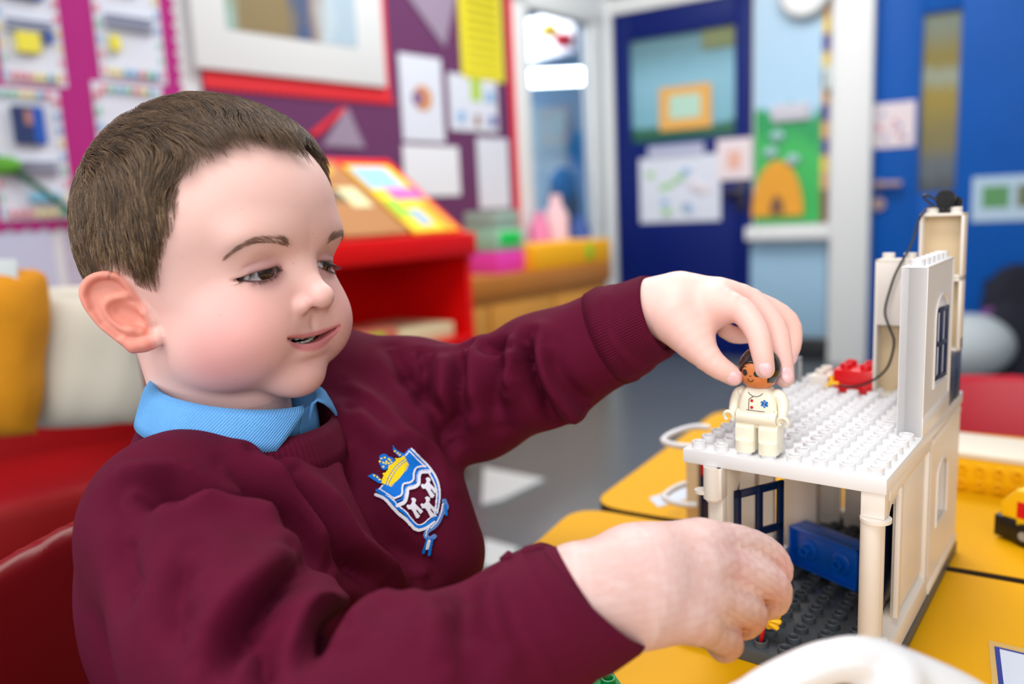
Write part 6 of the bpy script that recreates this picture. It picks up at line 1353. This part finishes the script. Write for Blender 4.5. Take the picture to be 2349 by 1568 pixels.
cover('picture_book', -.215, -.035, .02, .38, C_('cover_yellow', 250, 216, 40), 'bright multicoloured picture book at the right end of the sloping red display', [('print', .05, .8, .62, .95, C_('cv_blue', 150, 196, 236)), ('print', .3, .98, .45, .62, C_('cv_pink', 236, 100, 180)), ('print', .02, .3, .2, .45, C_('cv_green', 150, 210, 60)), ('print', .3, .55, .08, .3, LBL), ('print', .7, .98, .02, .4, C_('cv_orange', 250, 150, 30))])
cover('picture_book', -.46, -.235, .02, .40, C_('cover_brown', 176, 120, 66), 'brown picture book with a pale bird on the sloping red display', [('print', 0, .8, .8, 1, C_('cv_gold', 236, 186, 80)), ('print', .55, .85, .34, .6, C_('cv_cream', 226, 222, 170)), ('print', .35, .55, .42, .56, C_('cv_dark_brown', 110, 90, 70))])  # includes a small dark brown print beside the pale bird
cover('picture_book', -.72, -.49, .02, .38, C_('cover_blue_white', 196, 206, 230), 'pale blue picture book at the left end of the sloping display')
r = random.Random(2); x_ = -.06; k = 0
for nm, w_, h_, c_ in (('cream', .22, .045, (236, 222, 176)), ('salmon', .17, .06, (226, 120, 96)), ('brown', .12, .05, (150, 104, 84)), ('white', .2, .03, (226, 222, 226))):
    t = empty('book', bx.location, bx.rotation_euler.z, nm + ' book lying on the middle shelf of the red bookcase', 'book', None); mb = MB(.004); mb.box(x_ - w_, x_, .03, .28, .443, .443 + h_, C_('book_' + nm, *c_)); mb.build('cover', t)
    if nm in ('salmon', 'brown', 'white'): mb = MB(.002); mb.box(x_ - w_ * .7, x_ - w_ * .3, .024, .032, .448, .448 + h_ * .8, C_('tag_lime', 160, 210, 20)); mb.build('tag', t)
    x_ -= w_ + .008
# ------------------------------------------------------------------ red sofa, cushions behind the boy
SF = mat('red_vinyl', col8(146, 6, 12), .42, spec=.3, noise=(5, .08))
def fpt(px, py, z): return plane_hit(px, py, (0, 0, z), (0, 0, 1))
sz = .36; s1_ = fpt(280, 1100, sz); s2_ = fpt(0, 1155, sz)
sd = (s1_ - s2_); sd.z = 0; sd.normalize(); sn = Vector((sd.y, -sd.x, 0)); 
Ms = Matrix(((sd.x, -sn.x, 0, s2_.x), (sd.y, -sn.y, 0, s2_.y), (0, 0, 1, 0), (0, 0, 0, 1)))
so = empty('sofa', (s2_.x, s2_.y, 0), math.atan2(sd.y, sd.x), 'red vinyl children\'s sofa behind the boy', 'sofa')
mb = MB(.03); mb.box(-.9, .34, .0, .36, sz - .14, sz, SF, seg=3); mb.build('seat', so); mb = MB(.02); mb.box(-.9, .34, .02, .35, .04, sz - .14, SF); mb.build('plinth', so)
mb = MB(.04); mb.box(-.9, .34, .34, .42, .04, .60, SF, seg=3); mb.build('backrest', so); mb = MB(.03); mb.box(.33, .42, .0, .42, .04, .56, SF, seg=3); mb.build('armrest', so)
def pillow(name, c_, sx, sy, sz_, rot, m_, label, wr=.012, seed=1):
    def f(p):
        q = p / np.array([sx, sy, sz_]); w_ = np.clip(1 - np.abs(q[:, 0]) ** 3.2, 0, 1) * np.clip(1 - np.abs(q[:, 2]) ** 3.2, 0, 1)
        return smax(np.maximum(np.abs(p[:, 0]) - sx, np.abs(p[:, 2]) - sz_), np.abs(p[:, 1]) - sy * w_ ** .5, .02)
    V_, F_ = surface(f, (-sx - .02, -sy - .03, -sz_ - .02), (sx + .02, sy + .03, sz_ + .02), .009, 6, 1); N_ = vnormals(V_, F_); V_ = V_ + N_ * fbm(V_, .08, wr, seed)[:, None]
    o = mesh_obj(name, V_, F_, m_, smooth=True); o.location = c_; o.rotation_euler = rot; return tag(o, label, 'cushion')
YC = mat('mustard_knit', col8(204, 134, 0), .9, noise=(30, .15), bump=(120, .5)); CC = mat('cream_canvas', col8(206, 200, 186), .8, noise=(8, .06), bump=(90, .3))
c_ = P(-22, 822, 1.12); cu = pillow('cushion', Vector(c_), .066, .045, .122, (math.radians(-10), math.radians(4), math.radians(20)), YC, 'mustard yellow cushion leaning on the red sofa at the left edge')
t = empty('cushion_label', (0, 0, 0)); bpy.data.objects.remove(t)
c2_ = P(192, 825, 1.22); cu2 = pillow('cushion', Vector(c2_), .082, .035, .10, (math.radians(-8), math.radians(6), math.radians(24)), CC, 'cream canvas cushion leaning on the red sofa behind the boy\'s ear', .008, 3)
mb = MB(.002); mb.box(-.03, .03, -.002, .002, -.028, .028, C_('badge_white', 196, 204, 206)); o = mb.build('badge', cu); o.location = (.012, -.03, .108)
c3 = P(205, 735, 1.32); cu3 = pillow('cushion', Vector(c3), .078, .035, .06, (math.radians(-12), 0, math.radians(30)), CC, 'pale cushion top peeping out behind the cream canvas cushion', .006, 5)
# plant stem at left
WPL = lambda a, b: plane_hit(a, b, CO + NL * .035, NL)
gp_ = empty('artificial_plant', tuple(WPL(40, 420)), 0, 'green artificial stem with a leaf in front of the magenta board', 'plant'); o_ = Vector(gp_.location)
mb = MB(); mb.tube([WPL(a, b) - o_ for a, b in ((-60, 330), (20, 385), (90, 430), (170, 490), (230, 540))], .009, C_('stem_green', 14, 92, 56), n=8); mb.build('stem', gp_)
mb = MB(); mb.ell(WPL(2, 380) - o_, (.06, .02, .026), C_('leaf_green', 92, 170, 50)); mb.build('leaf', gp_)
# pale flat patches laid on the floor
mtm = mat('pale_patch', col8(196, 202, 204), .4)
for pts, lab in (([(1110, 1075), (1250, 1102), (1150, 1150), (1105, 1160)], 'pale grey floor patch in front of the red bookcase'), ([(1110, 1240), (1190, 1262), (1150, 1310), (1108, 1300)], 'pale grey floor patch nearer the boy, beside the table')):
    q = [fpt(a, b, 0) for a, b in pts]; cen = sum(q, Vector()) / 4; mb = MB(); mb.prism([((v.x - cen.x), (v.y - cen.y)) for v in q], 'z', .001, .006, mtm); o = mb.build('floor_patch'); o.location = (cen.x, cen.y, 0); tag(o, lab, 'floor tile')
